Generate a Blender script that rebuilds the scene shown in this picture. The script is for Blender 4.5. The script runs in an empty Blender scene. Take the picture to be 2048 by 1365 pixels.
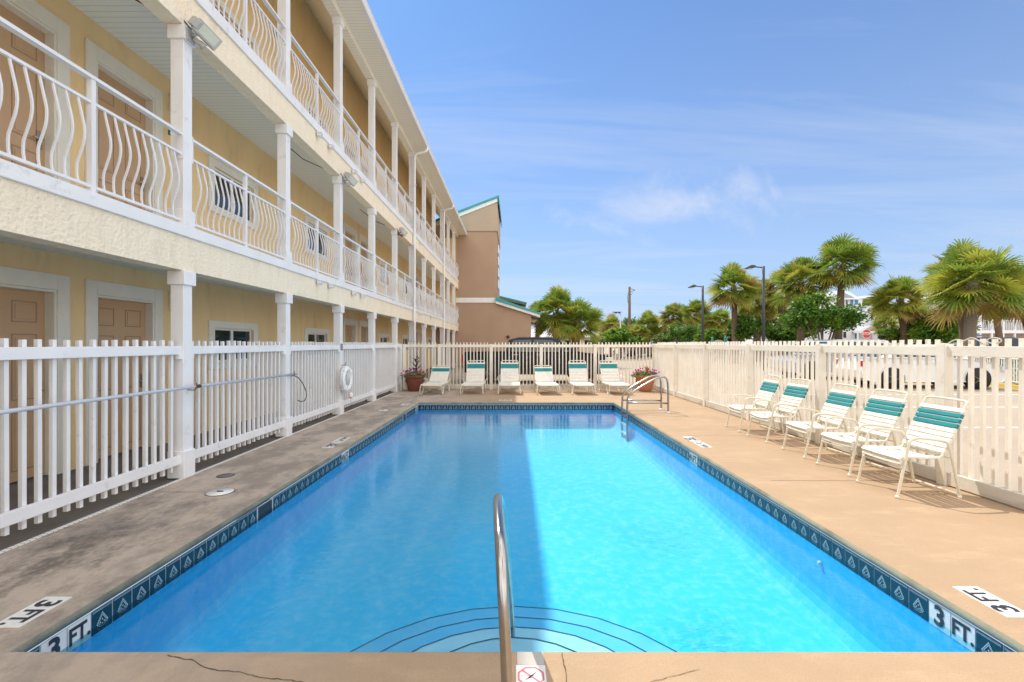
import bpy, bmesh, math, random
from math import sin, cos, pi, radians, atan2, sqrt
from mathutils import Vector, Matrix, noise as mnoise
random.seed(7)
scene = bpy.context.scene
col = scene.collection

# ------------------------------------------------------------ camera
CX, CY, F = 1030.0, 688.0, 950.0
cam_d = bpy.data.cameras.new("camera"); cam = bpy.data.objects.new("camera", cam_d); col.objects.link(cam)
cam.location = (0, 0, 1.5); cam.rotation_euler = (radians(90), 0, 0)
cam_d.sensor_width = 36; cam_d.lens = 36*F/2048
cam_d.shift_x = -(CX-1024)/2048; cam_d.shift_y = (CY-682.5)/2048
cam_d.clip_start = 0.05; cam_d.clip_end = 3000
scene.camera = cam
# ------------------------------------------------------------ light
SUNV = Vector((-0.361, 0.70, 1.0)).normalized()
EL = math.asin(SUNV.z); AZ = atan2(SUNV.x, SUNV.y)
SKY = 0.15; SUN = 2.0
sl = bpy.data.lights.new("sun", 'SUN'); so = bpy.data.objects.new("sun", sl); col.objects.link(so)
sl.energy = SUN; sl.angle = radians(0.55); sl.color = (1.0, 0.93, 0.82)
so.rotation_euler = SUNV.to_track_quat('Z', 'Y').to_euler(); so.location = (-10, 20, 30)
w = bpy.data.worlds.new("World"); scene.world = w; w.use_nodes = True
nt = w.node_tree; nt.nodes.clear()
wo = nt.nodes.new('ShaderNodeOutputWorld'); bg = nt.nodes.new('ShaderNodeBackground'); bg.inputs[1].default_value = SKY
sky = nt.nodes.new('ShaderNodeTexSky'); sky.sky_type = 'NISHITA'; sky.sun_disc = False
sky.sun_elevation = EL; sky.sun_rotation = AZ; sky.air_density = 1.0; sky.dust_density = 0.35; sky.ozone_density = 2.0
tc = nt.nodes.new('ShaderNodeTexCoord')
def wn(t, **k):
    n = nt.nodes.new(t)
    for a, b in k.items(): setattr(n, a, b)
    return n
# thin high cloud: noise on the view direction projected on a plane overhead
sep = wn('ShaderNodeSeparateXYZ'); nt.links.new(tc.outputs['Generated'], sep.inputs[0])
zz = wn('ShaderNodeMath', operation='ADD'); nt.links.new(sep.outputs[2], zz.inputs[0]); zz.inputs[1].default_value = 0.18
dv = []
for i in (0, 1):
    m = wn('ShaderNodeMath', operation='DIVIDE'); nt.links.new(sep.outputs[i], m.inputs[0]); nt.links.new(zz.outputs[0], m.inputs[1]); dv.append(m)
cmb = wn('ShaderNodeCombineXYZ'); nt.links.new(dv[0].outputs[0], cmb.inputs[0]); nt.links.new(dv[1].outputs[0], cmb.inputs[1])
mp = wn('ShaderNodeMapping'); nt.links.new(cmb.outputs[0], mp.inputs[0])
mp.inputs['Rotation'].default_value = (0, 0, radians(25)); mp.inputs['Scale'].default_value = (0.45, 2.0, 1); mp.inputs['Location'].default_value = (3.1, 1.4, 0)
nz = wn('ShaderNodeTexNoise'); nt.links.new(mp.outputs[0], nz.inputs['Vector']); nz.inputs['Scale'].default_value = 1.1; nz.inputs['Detail'].default_value = 10; nz.inputs['Roughness'].default_value = 0.60; nz.inputs['Distortion'].default_value = 0.7
cr = wn('ShaderNodeMapRange'); nt.links.new(nz.outputs[0], cr.inputs[0])
cr.inputs[1].default_value = 0.47; cr.inputs[2].default_value = 0.74; cr.inputs[3].default_value = 0.0; cr.inputs[4].default_value = 0.45
ti = wn('ShaderNodeMix', data_type='RGBA', blend_type='MULTIPLY'); ti.inputs[0].default_value = 1; nt.links.new(sky.outputs[0], ti.inputs[6]); ti.inputs[7].default_value = (.125, .295, .47, 1)
# pale haze low over the horizon
hz_ = wn('ShaderNodeMath', operation='MULTIPLY'); nt.links.new(sep.outputs[2], hz_.inputs[0]); hz_.inputs[1].default_value = -2.5
hz2 = wn('ShaderNodeMath', operation='EXPONENT'); nt.links.new(hz_.outputs[0], hz2.inputs[0])
hz3 = wn('ShaderNodeMath', operation='MULTIPLY', use_clamp=True); nt.links.new(hz2.outputs[0], hz3.inputs[0]); hz3.inputs[1].default_value = .95
hm = wn('ShaderNodeMix', data_type='RGBA'); nt.links.new(hz3.outputs[0], hm.inputs[0]); nt.links.new(ti.outputs[2], hm.inputs[6]); hm.inputs[7].default_value = (1.85, 2.25, 2.9, 1)
# one soft puff of cloud
nrm_ = wn('ShaderNodeVectorMath', operation='SUBTRACT'); nt.links.new(tc.outputs['Generated'], nrm_.inputs[0]); nrm_.inputs[1].default_value = Vector((.285, .918, .262)).normalized()
sc_ = wn('ShaderNodeVectorMath', operation='MULTIPLY'); nt.links.new(nrm_.outputs[0], sc_.inputs[0]); sc_.inputs[1].default_value = (4.2, 4.2, 13)
wob = wn('ShaderNodeTexNoise'); nt.links.new(tc.outputs['Generated'], wob.inputs['Vector']); wob.inputs['Scale'].default_value = 5; wob.inputs['Detail'].default_value = 12; wob.inputs['Roughness'].default_value = .62; wob.inputs['Distortion'].default_value = .8
ln_ = wn('ShaderNodeVectorMath', operation='LENGTH'); nt.links.new(sc_.outputs[0], ln_.inputs[0])
ad_ = wn('ShaderNodeMath', operation='MULTIPLY_ADD'); nt.links.new(wob.outputs[0], ad_.inputs[0]); ad_.inputs[1].default_value = 4.6; nt.links.new(ln_.outputs['Value'], ad_.inputs[2])
pf = wn('ShaderNodeMapRange'); pf.interpolation_type = 'SMOOTHSTEP'; nt.links.new(ad_.outputs[0], pf.inputs[0]); pf.inputs[1].default_value = 3.3; pf.inputs[2].default_value = 1.7; pf.inputs[3].default_value = 0; pf.inputs[4].default_value = .75
mxc = wn('ShaderNodeMath', operation='MAXIMUM'); nt.links.new(cr.outputs[0], mxc.inputs[0]); nt.links.new(pf.outputs[0], mxc.inputs[1])
mx = wn('ShaderNodeMix', data_type='RGBA'); nt.links.new(mxc.outputs[0], mx.inputs[0]); nt.links.new(hm.outputs[2], mx.inputs[6]); mx.inputs[7].default_value = (2.3, 2.5, 2.95, 1)
# unseen bright cloud bank added behind the camera to lift the shade
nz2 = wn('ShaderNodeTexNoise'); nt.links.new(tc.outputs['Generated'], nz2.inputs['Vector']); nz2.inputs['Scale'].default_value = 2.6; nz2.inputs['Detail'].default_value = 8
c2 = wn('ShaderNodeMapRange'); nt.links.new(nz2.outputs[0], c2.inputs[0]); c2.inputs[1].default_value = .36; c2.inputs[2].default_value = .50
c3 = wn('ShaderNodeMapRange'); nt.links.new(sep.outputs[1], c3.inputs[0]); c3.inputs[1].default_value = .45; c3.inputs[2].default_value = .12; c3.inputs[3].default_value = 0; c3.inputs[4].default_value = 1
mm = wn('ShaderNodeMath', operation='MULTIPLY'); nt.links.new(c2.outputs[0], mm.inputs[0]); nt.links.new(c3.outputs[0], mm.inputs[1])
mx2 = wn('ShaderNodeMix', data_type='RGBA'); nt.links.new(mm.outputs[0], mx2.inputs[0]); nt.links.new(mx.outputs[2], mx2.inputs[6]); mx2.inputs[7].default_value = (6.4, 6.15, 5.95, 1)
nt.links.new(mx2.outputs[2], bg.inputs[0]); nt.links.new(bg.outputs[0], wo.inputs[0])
scene.view_settings.view_transform = 'Standard'; scene.view_settings.look = 'None'
scene.view_settings.exposure = 1.12; scene.view_settings.gamma = 1
scene.cycles.max_bounces = 10; scene.cycles.transparent_max_bounces = 16; scene.cycles.glossy_bounces = 4; scene.cycles.diffuse_bounces = 5
scene.cycles.caustics_reflective = False; scene.cycles.caustics_refractive = False; scene.cycles.sample_clamp_indirect = 6
scene.cycles.use_denoising = True

# ------------------------------------------------------------ materials
MATS = {}
def mat(name, base, rough=0.6, metal=0.0, var=None, vscale=6.0, bump=0.0, bscale=60.0, spec=0.5, stretch=(1, 1, 1), detail=5, dirt_or_light=None, dscale=2.0, dlo=0.55, dhi=0.75, trans=0.0, emis=None, coat=0.0):
    """procedural: base colour + second colour by noise + optional dirt colour by a larger noise + bump"""
    if name in MATS: return MATS[name]
    m = bpy.data.materials.new(name); MATS[name] = m; m.use_nodes = True
    t = m.node_tree; N = t.nodes; L = t.links
    p = N['Principled BSDF']; p.inputs['Roughness'].default_value = rough; p.inputs['Metallic'].default_value = metal
    p.inputs['Specular IOR Level'].default_value = spec; p.inputs['Coat Weight'].default_value = coat
    g = N.new('ShaderNodeNewGeometry'); mpn = N.new('ShaderNodeMapping'); L.new(g.outputs['Position'], mpn.inputs[0]); mpn.inputs['Scale'].default_value = stretch
    if var is None: var = tuple(c*0.9 for c in base)
    n1 = N.new('ShaderNodeTexNoise'); L.new(mpn.outputs[0], n1.inputs['Vector']); n1.inputs['Scale'].default_value = vscale; n1.inputs['Detail'].default_value = detail
    r1 = N.new('ShaderNodeMapRange'); L.new(n1.outputs[0], r1.inputs[0]); r1.inputs[1].default_value = 0.3; r1.inputs[2].default_value = 0.7
    x = N.new('ShaderNodeMix'); x.data_type = 'RGBA'; L.new(r1.outputs[0], x.inputs[0]); x.inputs[6].default_value = (*base, 1); x.inputs[7].default_value = (*var, 1)
    out = x.outputs[2]
    if dirt_or_light:
        n2 = N.new('ShaderNodeTexNoise'); L.new(mpn.outputs[0], n2.inputs['Vector']); n2.inputs['Scale'].default_value = dscale; n2.inputs['Detail'].default_value = 8; n2.inputs['Roughness'].default_value = 0.65
        r2 = N.new('ShaderNodeMapRange'); L.new(n2.outputs[0], r2.inputs[0]); r2.inputs[1].default_value = dlo; r2.inputs[2].default_value = dhi
        y = N.new('ShaderNodeMix'); y.data_type = 'RGBA'; L.new(r2.outputs[0], y.inputs[0]); L.new(out, y.inputs[6]); y.inputs[7].default_value = (*dirt_or_light, 1)
        out = y.outputs[2]
    L.new(out, p.inputs['Base Color'])
    if bump:
        n3 = N.new('ShaderNodeTexNoise'); L.new(g.outputs['Position'], n3.inputs['Vector']); n3.inputs['Scale'].default_value = bscale; n3.inputs['Detail'].default_value = 4
        b = N.new('ShaderNodeBump'); b.inputs['Strength'].default_value = bump; b.inputs['Distance'].default_value = 0.03 if name == 'cream_textured_stucco' else 0.01; L.new(n3.outputs[0], b.inputs['Height']); L.new(b.outputs[0], p.inputs['Normal'])
    if trans:
        tr = N.new('ShaderNodeBsdfTranslucent'); L.new(out, tr.inputs[0]); mm = N.new('ShaderNodeMixShader'); mm.inputs[0].default_value = trans
        o = N['Material Output']; L.new(p.outputs[0], mm.inputs[1]); L.new(tr.outputs[0], mm.inputs[2]); L.new(mm.outputs[0], o.inputs[0])
    if emis:
        p.inputs['Emission Color'].default_value = (*emis, 1); p.inputs['Emission Strength'].default_value = 1
    return m
def flat(name, base, rough=0.6, **k): return mat(name, base, rough, **k)

M_white = mat('white_paint', (.84, .84, .84), .45, var=(.77, .775, .78), vscale=3, bump=.2, bscale=90, dirt_or_light=(.42, .38, .31), dscale=7, dlo=.60, dhi=.88)
M_cream = mat('cream_fence_paint', (.88, .83, .73), .5, var=(.80, .74, .63), vscale=4, bump=.3, bscale=80, dirt_or_light=(.42, .37, .29), dscale=7, dlo=.60, dhi=.88)
M_board = mat('weathered_board', (.74, .70, .62), .6, var=(.60, .57, .50), vscale=5, bump=.3, bscale=50, dirt_or_light=(.30, .28, .24), dscale=4, dlo=.48, dhi=.72, stretch=(1, .25, 1))
M_rail = mat('railing_paint', (.80, .80, .81), .35, var=(.76, .76, .77), vscale=8)
M_wall = mat('yellow_stucco', (.85, .65, .36), .85, var=(.78, .58, .31), vscale=1.6, bump=.6, bscale=45, dirt_or_light=(.50, .38, .24), dscale=2.2, dlo=.56, dhi=.9, stretch=(1, 1.5, .4))
M_stucco = mat('cream_textured_stucco', (.90, .80, .62), .85, var=(.85, .74, .56), vscale=9, bump=.6, bscale=30, dirt_or_light=(.60, .52, .39), dscale=2.6, dlo=.55, dhi=.90, stretch=(1, 1.5, .5))
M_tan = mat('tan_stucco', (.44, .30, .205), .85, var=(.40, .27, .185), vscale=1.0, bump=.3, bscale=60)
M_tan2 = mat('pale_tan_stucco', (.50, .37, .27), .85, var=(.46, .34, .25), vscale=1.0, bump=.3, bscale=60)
M_trimw = mat('door_trim_paint', (.78, .77, .70), .5, var=(.72, .71, .64), vscale=4, dirt_or_light=(.5, .48, .40), dscale=5, dlo=.62, dhi=.9)
M_door = mat('tan_door_paint', (.54, .355, .205), .45, var=(.50, .33, .19), vscale=2)
M_doord = mat('door_groove', (.34, .22, .14), .6)
M_teal_roof = mat('teal_metal_roof', (.03, .33, .32), .4, var=(.04, .30, .30), vscale=3)
M_teal = mat('teal_strap', (.0, .26, .28), .45, var=(.0, .22, .25), vscale=6)
M_strap = mat('white_strap', (.86, .84, .77), .5, var=(.76, .72, .62), vscale=14, dirt_or_light=(.55, .50, .40), dscale=9, dlo=.62, dhi=.9)
M_frame = mat('cream_tube', (.78, .73, .60), .35, var=(.73, .67, .54), vscale=10)
M_steel = mat('stainless_steel', (.46, .45, .43), .18, 1.0, var=(.38, .36, .34), vscale=14)
M_dark = flat('dark_metal', (.03, .03, .035), .4)
M_black = flat('black_rubber', (.02, .02, .022), .8, bump=.2)
M_glass = mat('window_glass', (.02, .03, .035), .04, spec=.8)
M_letter = flat('black_lettering', (.02, .025, .04), .5)
M_signw = mat('white_marker_tile', (.80, .80, .76), .35, var=(.72, .72, .68), vscale=20)
M_red = flat('red_paint', (.60, .04, .04), .4)
M_pink = flat('faded_red_print', (.70, .16, .18), .5)
M_rust = flat('rusty_metal', (.25, .09, .03), .8)
M_grey = flat('grey_housing', (.45, .45, .44), .5)
M_lens = mat('lamp_lens', (.55, .62, .55), .1, spec=.8)
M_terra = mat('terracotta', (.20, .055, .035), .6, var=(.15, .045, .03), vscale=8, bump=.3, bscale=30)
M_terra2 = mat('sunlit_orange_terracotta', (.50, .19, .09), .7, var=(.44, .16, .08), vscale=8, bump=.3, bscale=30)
M_pole = flat('blue_grey_pole', (.50, .55, .62), .35)
M_yellow = mat('yellow_curb_paint', (.75, .50, .04), .6, var=(.60, .42, .10), vscale=6)
M_slab = mat('parking_concrete', (.42, .345, .265), .9, var=(.36, .295, .225), vscale=.7, bump=.2, bscale=30, dirt_or_light=(.33, .28, .22), dscale=.25, dlo=.5, dhi=.75)
M_asph = mat('walkway_concrete', (.20, .18, .165), .9, var=(.13, .12, .11), vscale=2.0, bump=.2, bscale=40)
M_line = flat('road_paint', (.80, .80, .77), .7)
M_bark = mat('palm_bark', (.20, .135, .085), .95, var=(.10, .07, .05), vscale=14, bump=1.0, bscale=25, stretch=(1, 1, 2.5))
M_bark2 = mat('grey_palm_bark', (.26, .22, .18), .95, var=(.15, .12, .10), vscale=14, bump=1.0, bscale=25, stretch=(1, 1, 2.5))
M_pg = mat('palm_leaf_green', (.24, .34, .05), .5, var=(.14, .23, .035), vscale=2, trans=.42)
M_py = mat('palm_leaf_yellow', (.46, .46, .07), .5, var=(.32, .36, .05), vscale=2, trans=.45)
M_pb = mat('palm_leaf_dry', (.46, .30, .10), .8, var=(.34, .21, .08), vscale=2, trans=.35)
M_lf = mat('leaf_green', (.11, .24, .02), .5, var=(.05, .14, .015), vscale=1.2, trans=.35)
M_lf2 = mat('leaf_bright_green', (.24, .36, .03), .5, var=(.12, .24, .02), vscale=1.2, trans=.4)
M_lf3 = mat('leaf_grey_green', (.13, .15, .07), .6, var=(.09, .11, .05), vscale=1.2, trans=.3)
M_housew = mat('white_siding', (.74, .76, .80), .7, var=(.68, .71, .76), vscale=2)
M_houseb = mat('tan_siding', (.60, .52, .42), .7)
M_roofw = mat('white_metal_roof', (.80, .82, .85), .4)
M_blue = flat('blue_shutter', (.05, .22, .40), .5)

def soffit_material(name, base, axis='Y', pitch=0.1):
    m = bpy.data.materials.new(name); m.use_nodes = True; t = m.node_tree; N = t.nodes; L = t.links; p = N['Principled BSDF']
    p.inputs['Roughness'].default_value = .5
    g = N.new('ShaderNodeNewGeometry'); s = N.new('ShaderNodeSeparateXYZ'); L.new(g.outputs['Position'], s.inputs[0])
    a = N.new('ShaderNodeMath'); a.operation = 'DIVIDE'; L.new(s.outputs[axis], a.inputs[0]); a.inputs[1].default_value = pitch
    b = N.new('ShaderNodeMath'); b.operation = 'FRACT'; L.new(a.outputs[0], b.inputs[0])
    c = N.new('ShaderNodeMath'); c.operation = 'LESS_THAN'; L.new(b.outputs[0], c.inputs[0]); c.inputs[1].default_value = .10
    x = N.new('ShaderNodeMix'); x.data_type = 'RGBA'; L.new(c.outputs[0], x.inputs[0]); x.inputs[6].default_value = (*base, 1); x.inputs[7].default_value = (*[v*(.72 if axis == 'X' or pitch > .06 else .08) for v in base], 1)
    L.new(x.outputs[2], p.inputs['Base Color'])
    bp = N.new('ShaderNodeBump'); bp.invert = True; bp.inputs['Distance'].default_value = .006; L.new(c.outputs[0], bp.inputs['Height']); L.new(bp.outputs[0], p.inputs['Normal'])
    return m
M_soffit = soffit_material('porch_soffit_boards', (.80, .83, .79))
M_soffit2 = soffit_material('eave_soffit_boards', (.88, .84, .74))

def deck_material():
    m = bpy.data.materials.new('sand_deck_concrete'); m.use_nodes = True; t = m.node_tree; N = t.nodes; L = t.links; p = N['Principled BSDF']
    p.inputs['Roughness'].default_value = .85; p.inputs['Specular IOR Level'].default_value = .3
    g = N.new('ShaderNodeNewGeometry'); s = N.new('ShaderNodeSeparateXYZ'); L.new(g.outputs['Position'], s.inputs[0])
    def noise(sc, det=6, ro=.6, stretch=None):
        n = N.new('ShaderNodeTexNoise'); n.inputs['Scale'].default_value = sc; n.inputs['Detail'].default_value = det; n.inputs['Roughness'].default_value = ro
        if stretch:
            q = N.new('ShaderNodeMapping'); q.inputs['Scale'].default_value = stretch; L.new(g.outputs['Position'], q.inputs[0]); L.new(q.outputs[0], n.inputs['Vector'])
        else: L.new(g.outputs['Position'], n.inputs['Vector'])
        return n.outputs[0]
    def rng(v, a, b, c=0, d=1):
        r = N.new('ShaderNodeMapRange'); L.new(v, r.inputs[0]); r.inputs[1].default_value = a; r.inputs[2].default_value = b; r.inputs[3].default_value = c; r.inputs[4].default_value = d; return r.outputs[0]
    def mixc(f, a, b):
        x = N.new('ShaderNodeMix'); x.data_type = 'RGBA'; L.new(f, x.inputs[0])
        for i, v in ((6, a), (7, b)):
            if isinstance(v, tuple): x.inputs[i].default_value = (*v, 1)
            else: L.new(v, x.inputs[i])
        return x.outputs[2]
    def mul(a, b):
        x = N.new('ShaderNodeMath'); x.operation = 'MULTIPLY'; L.new(a, x.inputs[0])
        if isinstance(b, float): x.inputs[1].default_value = b
        else: L.new(b, x.inputs[1])
        return x.outputs[0]
    c = mixc(rng(noise(1.3), .3, .7), (.46, .325, .205), (.385, .27, .17))
    c = mixc(mul(rng(noise(9, 8, .7), .42, .70), .55), c, (.40, .28, .175))
    c = mixc(mul(rng(noise(3.1, 8, .7, (.5, 1.4, 1)), .52, .68), .45), c, (.55, .40, .255))
    c = mixc(mul(rng(noise(120, 2), .52, .72), .6), c, (.30, .215, .14))
    # paler grey of the shaded side put into the colour, plus streaky grime
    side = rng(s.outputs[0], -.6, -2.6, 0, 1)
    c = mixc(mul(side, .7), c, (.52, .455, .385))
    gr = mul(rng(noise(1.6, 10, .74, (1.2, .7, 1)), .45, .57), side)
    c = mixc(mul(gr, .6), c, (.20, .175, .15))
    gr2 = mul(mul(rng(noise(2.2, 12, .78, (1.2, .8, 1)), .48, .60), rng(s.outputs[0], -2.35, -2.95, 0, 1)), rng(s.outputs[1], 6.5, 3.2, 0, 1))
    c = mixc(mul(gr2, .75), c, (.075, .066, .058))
    L.new(c, p.inputs['Base Color'])
    b = N.new('ShaderNodeBump'); b.inputs['Strength'].default_value = .35; b.inputs['Distance'].default_value = .006; L.new(noise(90, 4), b.inputs['Height']); L.new(b.outputs[0], p.inputs['Normal'])
    return m
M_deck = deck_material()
M_coping = mat('coping_concrete', (.27, .26, .19), .85, var=(.19, .21, .16), vscale=5, bump=.5, bscale=70, dirt_or_light=(.10, .11, .08), dscale=2.5, dlo=.5, dhi=.78)

def water_material():
    m = bpy.data.materials.new('pool_water'); m.use_nodes = True; t = m.node_tree; N = t.nodes; L = t.links; N.clear()
    o = N.new('ShaderNodeOutputMaterial'); tr = N.new('ShaderNodeBsdfTransparent'); tr.inputs[0].default_value = (.72, .99, 1.0, 1)
    gl = N.new('ShaderNodeBsdfGlossy'); gl.inputs['Roughness'].default_value = .0; gl.inputs[0].default_value = (1, 1, 1, 1)
    fr = N.new('ShaderNodeFresnel'); fr.inputs[0].default_value = 1.29; mx = N.new('ShaderNodeMixShader')
    g = N.new('ShaderNodeNewGeometry')
    def noise(sc, det, stretch=(1, 1, 1), dist=0):
        q = N.new('ShaderNodeMapping'); q.inputs['Scale'].default_value = stretch; L.new(g.outputs['Position'], q.inputs[0])
        n = N.new('ShaderNodeTexNoise'); n.inputs['Scale'].default_value = sc; n.inputs['Detail'].default_value = det; n.inputs['Distortion'].default_value = dist; L.new(q.outputs[0], n.inputs['Vector']); return n.outputs[0]
    b1 = N.new('ShaderNodeBump'); b1.inputs['Strength'].default_value = .5; b1.inputs['Distance'].default_value = .0028; L.new(noise(16, 5, (1, 1.4, 1), .8), b1.inputs['Height'])
    sp2 = N.new('ShaderNodeVectorMath'); sp2.operation = 'DISTANCE'; L.new(g.outputs['Position'], sp2.inputs[0]); sp2.inputs[1].default_value = (1.25, 4.05, -.175)
    rr = N.new('ShaderNodeMapRange'); L.new(sp2.outputs['Value'], rr.inputs[0]); rr.inputs[1].default_value = .75; rr.inputs[2].default_value = .15
    b3 = N.new('ShaderNodeBump'); b3.inputs['Distance'].default_value = .012; L.new(rr.outputs[0], b3.inputs['Strength']); L.new(noise(14, 5, (1, 1.6, 1), 1.5), b3.inputs['Height']); L.new(b1.outputs[0], b3.inputs['Normal']); b1 = b3
    b2 = N.new('ShaderNodeBump'); b2.inputs['Strength'].default_value = .5; b2.inputs['Distance'].default_value = .008; L.new(noise(1.1, 2), b2.inputs['Height']); L.new(b1.outputs[0], b2.inputs['Normal'])
    L.new(b2.outputs[0], gl.inputs['Normal']); L.new(b2.outputs[0], fr.inputs['Normal'])
    L.new(fr.outputs[0], mx.inputs[0]); L.new(tr.outputs[0], mx.inputs[1]); L.new(gl.outputs[0], mx.inputs[2]); L.new(mx.outputs[0], o.inputs[0])
    return m
M_water = water_material()
M_pool = mat('blue_pool_plaster', (.07, .60, 1.0), .7, var=(.04, .55, 1.0), vscale=.9, detail=8, dirt_or_light=(.26, .66, 1.0), dscale=9, dlo=.45, dhi=.8)  # pale mottle paints rippling light into the plaster colour
M_step = mat('pale_step_plaster', (.60, .76, .95), .7, var=(.48, .68, .92), vscale=4, detail=8)
M_step2 = mat('blue_step_plaster', (.22, .58, .95), .7, var=(.14, .53, .93), vscale=4, detail=8)
M_tile = mat('navy_waterline_tile', (.010, .055, .085), .2, var=(.008, .04, .07), vscale=9, spec=.3)
M_grout = flat('grout', (.55, .60, .66), .7)
M_motif = flat('tile_motif', (.42, .56, .62), .3)

# ------------------------------------------------------------ mesh builder
class MB:
    def __init__(s): s.v = []; s.f = []; s.mi = []; s.smooth = []
    def quad(s, a, b, c, d, mi=0): i = len(s.v); s.v += [tuple(a), tuple(b), tuple(c), tuple(d)]; s.f.append((i, i+1, i+2, i+3)); s.mi.append(mi); s.smooth.append(False)
    def tri(s, a, b, c, mi=0): i = len(s.v); s.v += [tuple(a), tuple(b), tuple(c)]; s.f.append((i, i+1, i+2)); s.mi.append(mi); s.smooth.append(False)
    def raw(s, vs, fs, mi=0, smooth=False):
        i = len(s.v); s.v += [tuple(v) for v in vs]
        for f in fs: s.f.append(tuple(i+k for k in f)); s.mi.append(mi); s.smooth.append(smooth)
    def box(s, x0, x1, y0, y1, z0, z1, mi=0):
        v = [(x0, y0, z0), (x1, y0, z0), (x1, y1, z0), (x0, y1, z0), (x0, y0, z1), (x1, y0, z1), (x1, y1, z1), (x0, y1, z1)]
        s.raw(v, [(0, 3, 2, 1), (4, 5, 6, 7), (0, 1, 5, 4), (1, 2, 6, 5), (2, 3, 7, 6), (3, 0, 4, 7)], mi); return s
    def obox(s, c, ax, ay, az, hx, hy, hz, mi=0):
        c = Vector(c); v = []
        for k in (-1, 1):
            for (i, j) in ((-1, -1), (1, -1), (1, 1), (-1, 1)): v.append(c+ax*hx*i+ay*hy*j+az*hz*k)
        s.raw(v, [(0, 3, 2, 1), (4, 5, 6, 7), (0, 1, 5, 4), (1, 2, 6, 5), (2, 3, 7, 6), (3, 0, 4, 7)], mi); return s
    def bar(s, a, b, w, h=None, mi=0):
        a = Vector(a); b = Vector(b); d = (b-a); L_ = d.length; d.normalize(); h = h or w
        up = Vector((0, 0, 1)) if abs(d.z) < .95 else Vector((0, 1, 0)); sx = d.cross(up).normalized(); u = sx.cross(d)
        return s.obox((a+b)/2, sx, d, u, w/2, L_/2, h/2, mi)
    def tube(s, pts, r, n=10, mi=0, closed=False, caps=True, square=False):
        pts = [Vector(p) for p in pts]; rs = r if isinstance(r, (list, tuple)) else [r]*len(pts)
        vs = []; fs = []; prev = None; m = len(pts)
        for i, p in enumerate(pts):
            if closed: d = pts[(i+1) % m]-pts[i-1]
            else: d = (pts[min(i+1, m-1)]-pts[max(i-1, 0)])
            d.normalize()
            if prev is None:
                up = Vector((0, 0, 1)) if abs(d.z) < .9 else Vector((1, 0, 0)); u = d.cross(up).normalized()
            else: u = (prev-d*prev.dot(d)).normalized()
            prev = u; v = d.cross(u)
            for k in range(n):
                a = 2*pi*(k+(.5 if square else 0))/n; vs.append(p+(u*cos(a)+v*sin(a))*rs[i])
        for i in range(m if closed else m-1):
            for k in range(n):
                a = i*n+k; b = i*n+(k+1) % n; j = (i+1) % m; fs.append((a, b, j*n+(k+1) % n, j*n+k))
        if caps and not closed: fs.append(tuple(range(n-1, -1, -1))); fs.append(tuple((m-1)*n+k for k in range(n)))
        s.raw(vs, fs, mi, not square); return s
    def prism(s, pts, axis, a, b, mi=0):
        """pts 2D polygon, extruded along axis ('X' -> pts=(y,z); 'Y' -> (x,z); 'Z' -> (x,y))"""
        def P(p, t): return {'X': (t, p[0], p[1]), 'Y': (p[0], t, p[1]), 'Z': (p[0], p[1], t)}[axis]
        n = len(pts); v = [P(p, a) for p in pts]+[P(p, b) for p in pts]
        s.raw(v, [tuple(range(n-1, -1, -1)), tuple(range(n, 2*n))]+[(i, (i+1) % n, n+(i+1) % n, n+i) for i in range(n)], mi); return s
    def lathe(s, prof, c=(0, 0, 0), n=24, mi=0):
        vs = []; fs = []
        for (r, z) in prof:
            for k in range(n): vs.append((c[0]+r*cos(2*pi*k/n), c[1]+r*sin(2*pi*k/n), c[2]+z))
        for i in range(len(prof)-1):
            for k in range(n): fs.append((i*n+k, i*n+(k+1) % n, (i+1)*n+(k+1) % n, (i+1)*n+k))
        s.raw(vs, fs, mi, True); return s
    def blob(s, c, r, mi=0, n=8, m=5, sc=(1, 1, 1)):
        vs = []; fs = []
        for i in range(m+1):
            th = pi*i/m
            for k in range(n): vs.append((c[0]+r*sc[0]*sin(th)*cos(2*pi*k/n), c[1]+r*sc[1]*sin(th)*sin(2*pi*k/n), c[2]+r*sc[2]*cos(th)))
        for i in range(m):
            for k in range(n): fs.append((i*n+k, (i+1)*n+k, (i+1)*n+(k+1) % n, i*n+(k+1) % n))
        s.raw(vs, fs, mi, True); return s
    def text(s, body, size, org, right, up, mi=0, bold=.015, depth=0.0, sx=1.0, align='CENTER'):
        cu = bpy.data.curves.new('t', 'FONT'); cu.body = body; cu.size = size; cu.align_x = align; cu.align_y = 'CENTER'; cu.offset = bold*size; cu.resolution_u = 3
        ob = bpy.data.objects.new('t', cu); col.objects.link(ob); bpy.context.view_layer.update()
        me = ob.evaluated_get(bpy.context.evaluated_depsgraph_get()).to_mesh()
        o = Vector(org); R = Vector(right).normalized(); U = Vector(up).normalized()
        s.raw([o+R*v.co.x*sx+U*v.co.y for v in me.vertices], [tuple(p.vertices) for p in me.polygons], mi)
        ob.evaluated_get(bpy.context.evaluated_depsgraph_get()).to_mesh_clear(); bpy.data.objects.remove(ob); bpy.data.curves.remove(cu); return s
    def build(s, name, mats, parent=None, local=False, bevel=0.0):
        if not isinstance(mats, (list, tuple)): mats = [mats]
        me = bpy.data.meshes.new(name)
        off = Vector((0, 0, 0))
        if parent is not None and not local:
            q = parent
            while q is not None: off = off+q.location; q = q.parent
        me.from_pydata([(v[0]-off.x, v[1]-off.y, v[2]-off.z) for v in s.v], [], s.f)
        for m in mats: me.materials.append(m)
        me.polygons.foreach_set('material_index', s.mi); me.polygons.foreach_set('use_smooth', s.smooth)
        me.update()
        o = bpy.data.objects.new(name, me); col.objects.link(o)
        if parent is not None: o.parent = parent
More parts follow.
